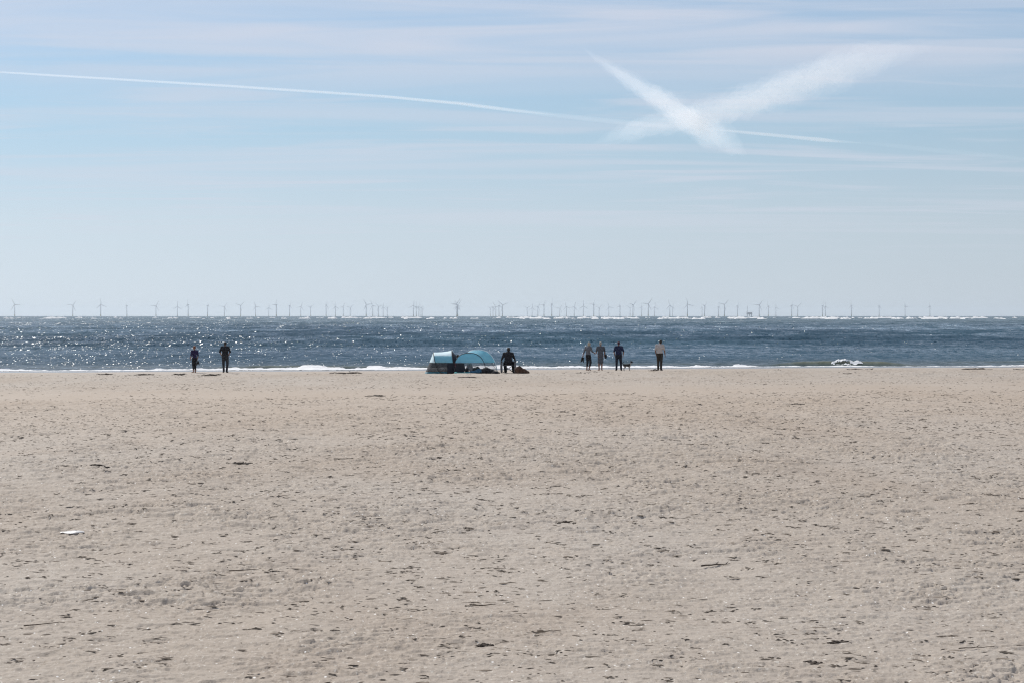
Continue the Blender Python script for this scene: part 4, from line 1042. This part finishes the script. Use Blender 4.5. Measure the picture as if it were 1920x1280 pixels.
def finish_debris():
    x, y, r = build_debris()
    z = SAND_Z(x, y)
    L = 0.012 + 0.060 * r.rand(len(x)) ** 3.2 + 0.00035 * y; h = (0.002 + 0.007 * r.rand(len(x)) ** 2) + 0.00007 * y; wd = L * (0.10 + 0.25 * r.rand(len(x)))
    an = r.normal(0, 0.45, len(x)); V = []; F = []
    ca, sa = np.cos(an), np.sin(an)
    tpl = np.array([(-1, 0, 0.1), (-0.35, -1, 0.0), (0.4, -0.8, 0.05), (1, 0.1, 0.0), (0.3, 0.9, 0.0), (-0.4, 0.8, 0.0), (-0.3, 0.0, 1.0), (0.45, 0.1, 0.75)])
    tri = np.array([(0, 1, 6), (1, 2, 6), (2, 7, 6), (2, 3, 7), (3, 4, 7), (4, 6, 7), (4, 5, 6), (5, 0, 6), (0, 2, 1), (0, 4, 2), (0, 5, 4), (2, 4, 3)])
    tp = tpl[None] * (1 + 0.35 * (r.rand(len(x), 8, 3) - 0.5))
    lx_ = tp[:, :, 0] * L[:, None]; ly_ = tp[:, :, 1] * wd[:, None]; lz_ = tp[:, :, 2] * h[:, None]
    X = x[:, None] + lx_ * ca[:, None] - ly_ * sa[:, None]; Y = y[:, None] + lx_ * sa[:, None] + ly_ * ca[:, None]; Z = z[:, None] + lz_ + 0.001
    V = np.stack([X, Y, Z], -1).reshape(-1, 3); F = (tri[None] + (np.arange(len(x)) * 8)[:, None, None]).reshape(-1, 3)
    o = mesh_np('beach_debris', V, F, mat_simple('weed_fleck', (0.150, 0.118, 0.088), 0.85, 0.5, 3.0), None, False)
    tag(o, 'dark flecks of dry weed and shell scattered over the sand', 'debris', kind='stuff')
finish_debris()

# ------------------------------------------------------------------ wind farm on the horizon
TURB = mat_simple('turbine_paint', (0.60, 0.61, 0.62), 0.5, 0.05, 0.05)
TP_Y = mat_simple('turbine_foot', (0.45, 0.36, 0.10), 0.6, 0.1, 0.2)
def lathe(prof, seg=14, off=(0, 0, 0)):
    V = [Vector((r * math.cos(2 * math.pi * i / seg), r * math.sin(2 * math.pi * i / seg), z)) + Vector(off) for z, r in prof for i in range(seg)]
    F = [(j * seg + i, j * seg + (i + 1) % seg, (j + 1) * seg + (i + 1) % seg, (j + 1) * seg + i) for j in range(len(prof) - 1) for i in range(seg)]
    F.append(tuple(range(seg - 1, -1, -1))); F.append(tuple((len(prof) - 1) * seg + i for i in range(seg)))
    return V, F
def make_turbine():
    root = empty('wind_turbine', (0, 0, 0))
    solid('tower', [lathe([(9, 2.4), (30, 2.2), (50, 1.9), (68.6, 1.5)])], TURB, root)
    solid('foundation', [lathe([(-3, 2.6), (8.6, 2.6), (8.8, 4.2), (9.4, 4.2), (9.5, 2.5)])], TP_Y, root)
    nac = solid('nacelle', [box_shape((0, 1.5, 70.4), (3.4, 10.0, 3.6)), box_shape((0, 2.5, 72.5), (2.4, 5.0, 0.6))], TURB, root, False)
    hub = empty('rotor', (0, -4.6, 70.2)); hub.parent = root
    solid('hub', [ellipsoid((0, 0, 0), (1.7, 2.2, 1.7))], TURB, hub)
    blade = None
    for b_ in range(3):
        if blade is None:
            V = []; F = []
            for j, (z, c, t) in enumerate(((1.0, 1.9, 1.6), (4, 2.2, 1.4), (8, 3.6, 0.9), (16, 2.9, 0.6), (26, 2.1, 0.4), (34, 1.5, 0.28), (39, 0.9, 0.16), (40, 0.25, 0.08))):
                for q in range(8):
                    a = 2 * math.pi * q / 8; V.append(Vector((c * 0.5 * math.cos(a) + 0.15 * c, t * 0.5 * math.sin(a), z)))
            for j in range(7):
                for q in range(8): F.append((j * 8 + q, j * 8 + (q + 1) % 8, j * 8 + 8 + (q + 1) % 8, j * 8 + 8 + q))
            F.append(tuple(range(7, -1, -1))); F.append(tuple(56 + q for q in range(8)))
            blade = solid('blade', [(V, F)], TURB, hub); bl = blade
        else:
            bl = blade.copy(); COL.objects.link(bl); bl.parent = hub
        bl.rotation_euler = (0, 2 * math.pi * b_ / 3, 0)
    return root
def copy_tree(o, parent=None):
    c = o.copy(); COL.objects.link(c); c.parent = parent
    for ch in [x for x in o.children]: copy_tree(ch, c)
    return c
# photo column, hub row, angle of one blade (clockwise from up), rotor turned away by
TL = [(27.8, 571.2, 333, 15), (136.5, 572.5, 35, 15), (189, 571, 352, 25), (238, 573.5, 60, 82), (292.5, 573.4, 30, 10), (332.5, 575, 0, 20), (352.8, 572, 6, 66), (389.3, 573.5, 65, 80),
      (420.6, 575, 35, 15), (451.3, 572.8, 48, 20), (479.4, 574.8, 338, 20), (504, 577.3, 0, 20), (518.1, 571.3, 27, 60), (543.1, 573.5, 2, 68), (564, 575.3, 20, 20), (582.5, 576.5, 50, 30),
      (611.5, 572.5, 8, 66), (628.8, 575, 358, 40), (643.5, 576, 32, 45), (656.5, 577, 46, 20), (686.6, 571, 325, 20), (699, 573.5, 335, 45), (709.5, 575, 315, 20), (718.4, 576, 1, 50),
      (726.3, 577.8, 300, 55), (775, 573, 6, 20), (780.6, 574.8, 0, 45), (785.3, 576, 30, 50), (789.4, 577, 315, 60), (792.5, 579, 0, 70), (856.5, 570.4, 275, 20), (857.4, 573.7, 95, 15),
      (858.3, 571.9, 35, 30), (857.0, 575.0, 5, 40), (919.6, 578.7, 300, 20), (924.4, 577, 290, 50), (929.7, 575, 325, 20), (935.6, 573.8, 340, 60), (942, 571.9, 310, 15), (988.5, 577.5, 60, 20),
      (997.6, 577.5, 3, 30), (1008.5, 575, 35, 40), (1020, 572.3, 35, 55), (1034.6, 570.6, 4, 70), (1049.5, 577.8, 35, 15), (1062, 575, 348, 40), (1076.6, 575.4, 18, 10), (1093.6, 574, 0, 20),
      (1113.4, 571, 35, 60), (1123.3, 577, 45, 20), (1141.6, 575.6, 340, 25), (1162.5, 574.4, 18, 62), (1181.4, 577.5, 300, 20), (1186.8, 571.9, 45, 45), (1203.1, 576, 15, 60), (1215.4, 569.8, 35, 10),
      (1227.5, 576, 0, 40), (1256, 573, 348, 45), (1261.3, 577, 0, 66), (1288.9, 570.6, 345, 30), (1316.3, 577.5, 5, 60), (1321, 573.5, 40, 60), (1347, 575, 6, 66), (1358.4, 571, 45, 15),
      (1382.5, 574, 12, 66), (1423.4, 571.9, 35, 20), (1440.6, 574, 350, 60), (1454.8, 576.9, 350, 35), (1484.4, 572.8, 18, 64), (1495.6, 575, 50, 20), (1542.3, 573.5, 0, 70), (1547.5, 575, 350, 55),
      (1596.5, 573.7, 2, 60), (1648.3, 574.3, 8, 68), (1697, 574.7, 330, 55), (1743.5, 574.7, 6, 66)]
ORD = ['first', 'second', 'third', 'fourth', 'fifth', 'sixth', 'seventh', 'eighth', 'ninth', 'tenth', 'eleventh', 'twelfth', 'thirteenth', 'fourteenth']
MARKS = [(364, 'the auburn-haired youngster'), (422, 'the man in black'), (826, 'the left tent'), (894, 'the right tent'), (953, 'the person in black jacket'), (1103, 'the woman in grey'), (1160, 'the man in navy'), (1237, 'the man in pale shirt'), (1405, 'the offshore platform')]
def pose(a, yaw):
    if yaw > 52: return 'rotor almost edge-on'
    a %= 120
    if a < 12 or a > 108: return 'one blade straight up'
    if 48 <= a <= 72: return 'blades spread like a Y'
    return 'one blade leaning right' if a <= 48 else 'one blade leaning left'
xs_t = sorted(t[0] for t in TL)
def turb_label(x, a, yaw):
    po = pose(a, yaw)
    i = xs_t.index(x)
    best = (i + 1, 'from the left end of the row'); n2 = len(xs_t) - i
    if n2 < best[0]: best = (n2, 'from the right end of the row')
    for mx, nm in MARKS:
        if x < mx: n_ = sum(1 for q in xs_t if x <= q < mx); w_ = 'left of ' + nm
        else: n_ = sum(1 for q in xs_t if mx <= q <= x); w_ = 'right of ' + nm
        if n_ < best[0]: best = (n_, w_)
    return f'pale wind turbine, {po}, {ORD[best[0] - 1]} {best[1]}'
proto = make_turbine()
for i, (px, hy, a, yaw) in enumerate(TL):
    t = proto if i == 0 else copy_tree(proto)
    d = (70.2 - CAM_H) * FPX / (HOR - hy)
    t.location = ((px - 960) / FPX * d, d, 0)
    base_turn = -math.atan2((px - 960), FPX)
    sgn = 1 if (i * 7) % 3 else -1
    t.rotation_euler = (0, 0, base_turn + sgn * R(yaw))
    for ch in t.children:
        if ch.name.startswith('rotor'): ch.rotation_euler = (0, R(a), 0)
    tag(t, turb_label(px, a, yaw), 'wind turbine', 'wind farm turbines along the horizon')
# transformer platform
d = 13200.0; sx_ = (1405 - 960) / FPX * d
pf = empty('offshore_platform', (sx_, d, 0)); tag(pf, 'grey offshore platform on legs with a lattice mast, among the turbines', 'platform', 'wind farm')
PFM = mat_simple('platform_grey', (0.22, 0.23, 0.24), 0.6, 0.2, 0.1)
for qx in (-14, 0, 14):
    for qy in (-8, 8): solid('leg', [lathe([(-3, 1.4), (12, 1.4)], 10, (qx, qy, 0))], PFM, pf)
solid('topside', [box_shape((0, 0, 18), (36, 22, 12)), box_shape((4, 0, 25), (24, 18, 3)), box_shape((8, 0, 12.6), (22, 16, 1.4))], PFM, pf, False)
solid('helideck', [box_shape((17, 0, 28.2), (20, 20, 1.0)), capsule((14, 0, 20), 0.8, (20, 0, 28), 0.8, 8)], PFM, pf, False)
ms = []
for qx, qy in ((-1.6, -1.6), (1.6, -1.6), (1.6, 1.6), (-1.6, 1.6)): ms.append(capsule((-13 + qx, qy, 20), 0.45, (-13 + qx * 0.3, qy * 0.3, 70), 0.3, 6))
for j in range(8): ms.append(capsule((-13 - 1.5 + j * 0.13, -1.5, 22 + j * 6), 0.3, (-13 + 1.5 - j * 0.13, -1.5, 27 + j * 6), 0.3, 6))
solid('mast', ms, PFM, pf); solid('crane', [capsule((-14, 0, 24), 0.9, (-22, 0, 34), 0.5, 8)], PFM, pf)

# ------------------------------------------------------------------ contrails, far out and high
def mat_ice(name, dens):
    """thin ice cloud: light scatters in the body of the plume"""
    k = NT(name); sc = k.n('ShaderNodeVolumeScatter')
    sc.inputs['Color'].default_value = rgb(1, 1, 1); sc.inputs['Density'].default_value = dens; sc.inputs['Anisotropy'].default_value = 0.55
    k.l(sc.outputs[0], k.out.inputs['Volume']); return k.m
def trail_line(pts, alt):
    C = []
    for px, py, w in pts:
        el = (HOR - py) / FPX; yy = (alt - CAM_H) / el
        C.append((Vector(((px - 960) / FPX * yy, yy, alt)), w / FPX * yy * 0.5))
    return C
def plume(root, C, t0, t1, scale, depth, seed, rag, fray, n=150, seg=20):
    """one ragged closed body along the flight line from t0 to t1; depth = optical depth through its middle"""
    cum = [0.0]
    for (p, _), (q, _) in zip(C[:-1], C[1:]): cum.append(cum[-1] + (q - p).length)
    L = cum[-1]; V = []; F = []; rmean = 0
    base = root.location
    for i in range(n):
        u = i / (n - 1); d = (t0 + (t1 - t0) * u) * L
        j = max(0, min(len(C) - 2, int(np.searchsorted(cum, d) - 1))); f = (d - cum[j]) / (cum[j + 1] - cum[j])
        p = C[j][0].lerp(C[j + 1][0], f); r_ = C[j][1] + (C[j + 1][1] - C[j][1]) * f
        tg = (C[j + 1][0] - C[j][0]).normalized(); sd = tg.cross(Vector((0, 0, 1))).normalized(); up = sd.cross(tg).normalized()
        e = min(1.0, u / fray, (1 - u) / fray); e = max(0.004, math.sin(e * math.pi / 2) ** 0.8)
        rmean += r_ * scale * 2 / n
        ang = np.arange(seg) * 2 * math.pi / seg
        nz = fbm(np.full(seg, d / L * 42.0 + seed * 3), 2.4 * np.cos(ang) + 1.7 * np.sin(ang) + seed * 5.0, 4, 900 + seed, 0.6)
        off = (float(fbm(np.array([d / L * 16.0]), np.array([seed * 2.0]), 3, 930 + seed)[0]) - 0.5) * r_ * 0.5 * rag / 0.3
        for k_ in range(seg):
            rr = r_ * scale * e * (1 + rag * 2.6 * (nz[k_] - 0.5))
            q = p + sd * math.cos(ang[k_]) * rr + up * (math.sin(ang[k_]) * rr + off); V.append(q - base)
    for i in range(n - 1):
        for k_ in range(seg):
            a_ = i * seg + k_; b_ = i * seg + (k_ + 1) % seg; F.append((a_, b_, b_ + seg, a_ + seg))
    me = bpy.data.meshes.new('plume'); me.from_pydata([tuple(v) for v in V], [], F + [tuple(range(seg - 1, -1, -1)), tuple((n - 1) * seg + k_ for k_ in range(seg))]); me.update()
    bm = bmesh.new(); bm.from_mesh(me); bmesh.ops.recalc_face_normals(bm, faces=bm.faces); bm.to_mesh(me); bm.free()
    me.materials.append(mat_ice('plume_ice', depth / rmean))
    return link(bpy.data.objects.new('plume', me), root)
def contrail(label, pts, plumes, alt=9000.0, rag=0.3):
    C = trail_line(pts, alt); root = empty('contrail', C[0][0]); tag(root, label, 'contrail', 'contrails in the sky')
    cum = [0.0]
    for (p, _), (q, _) in zip(C[:-1], C[1:]): cum.append(cum[-1] + (q - p).length)
    tt = lambda px: float(np.interp(px, [p[0] for p in pts], cum)) / cum[-1]      # photo column -> fraction of the line
    plumes = [(tt(a), tt(b), sc, dp, fr) for a, b, sc, dp, fr in plumes]
    for i, (t0, t1, sc, dp, fray) in enumerate(plumes): plume(root, C, t0, t1, sc, dp, int(alt) % 97 + i * 3, rag, fray)
contrail('long thin white contrail crossing from the left edge behind the wide ones',
         [(-160, 122, 5), (0, 136.5, 5), (420, 162, 5.5), (720, 182, 6), (860, 195, 7), (960, 208, 8), (1100, 223, 10), (1210, 234, 10), (1340, 244, 6), (1380, 247.5, 6), (1480, 257, 7), (1560, 265, 8), (1640, 271, 9), (1980, 304, 9)],
         [(-160, 1050, 1.0, 0.20, 0.22), (-160, 930, 0.75, 0.22, 0.22), (860, 1400, 1.0, 0.07, 0.2), (1340, 1580, 1.0, 0.22, 0.2), (1350, 1620, 0.9, 0.10, 0.3), (1560, 1980, 1.0, 0.03, 0.3)], rag=0.20)
contrail('short thick contrail slanting down to the right across the wide one',
         [(1078, 82, 14), (1118, 112, 22), (1180, 152, 30), (1250, 196, 42), (1310, 236, 50), (1345, 258, 48), (1400, 290, 36)],
         [(1078, 1400, 1.1, 0.030, 0.25), (1088, 1372, 0.98, 0.036, 0.28), (1100, 1352, 0.82, 0.042, 0.30), (1120, 1335, 0.62, 0.044, 0.34)], alt=9100.0, rag=0.42)
contrail('wide soft contrail rising to the right above the sea',
         [(1110, 268, 36), (1200, 242, 40), (1290, 225, 48), (1390, 196, 58), (1490, 160, 66), (1590, 126, 70), (1670, 104, 66), (1790, 74, 60)],
         [(1100, 1790, 1.08, 0.044, 0.22), (1130, 1750, 0.98, 0.056, 0.18), (1160, 1725, 0.84, 0.066, 0.16), (1190, 1690, 0.64, 0.060, 0.18)], alt=9600.0, rag=0.42)

# ------------------------------------------------------------------ sea air
def build_haze():
    hzm = NT('haze'); pv = hzm.n('ShaderNodeVolumePrincipled')
    pv.inputs['Color'].default_value = rgb(0.82, 0.92, 1.0); pv.inputs['Density'].default_value = 3.8e-5; pv.inputs['Anisotropy'].default_value = 0.3
    hzm.l(pv.outputs[0], hzm.out.inputs['Volume'])
    V, F = box_shape((0, 16400, 63), (67000, 33400, 131))
    me = bpy.data.meshes.new('haze'); me.from_pydata([tuple(v) for v in V], [], F); me.update(); me.materials.append(hzm.m)
    tag(link(bpy.data.objects.new('haze', me)), kind='stuff')
build_haze()
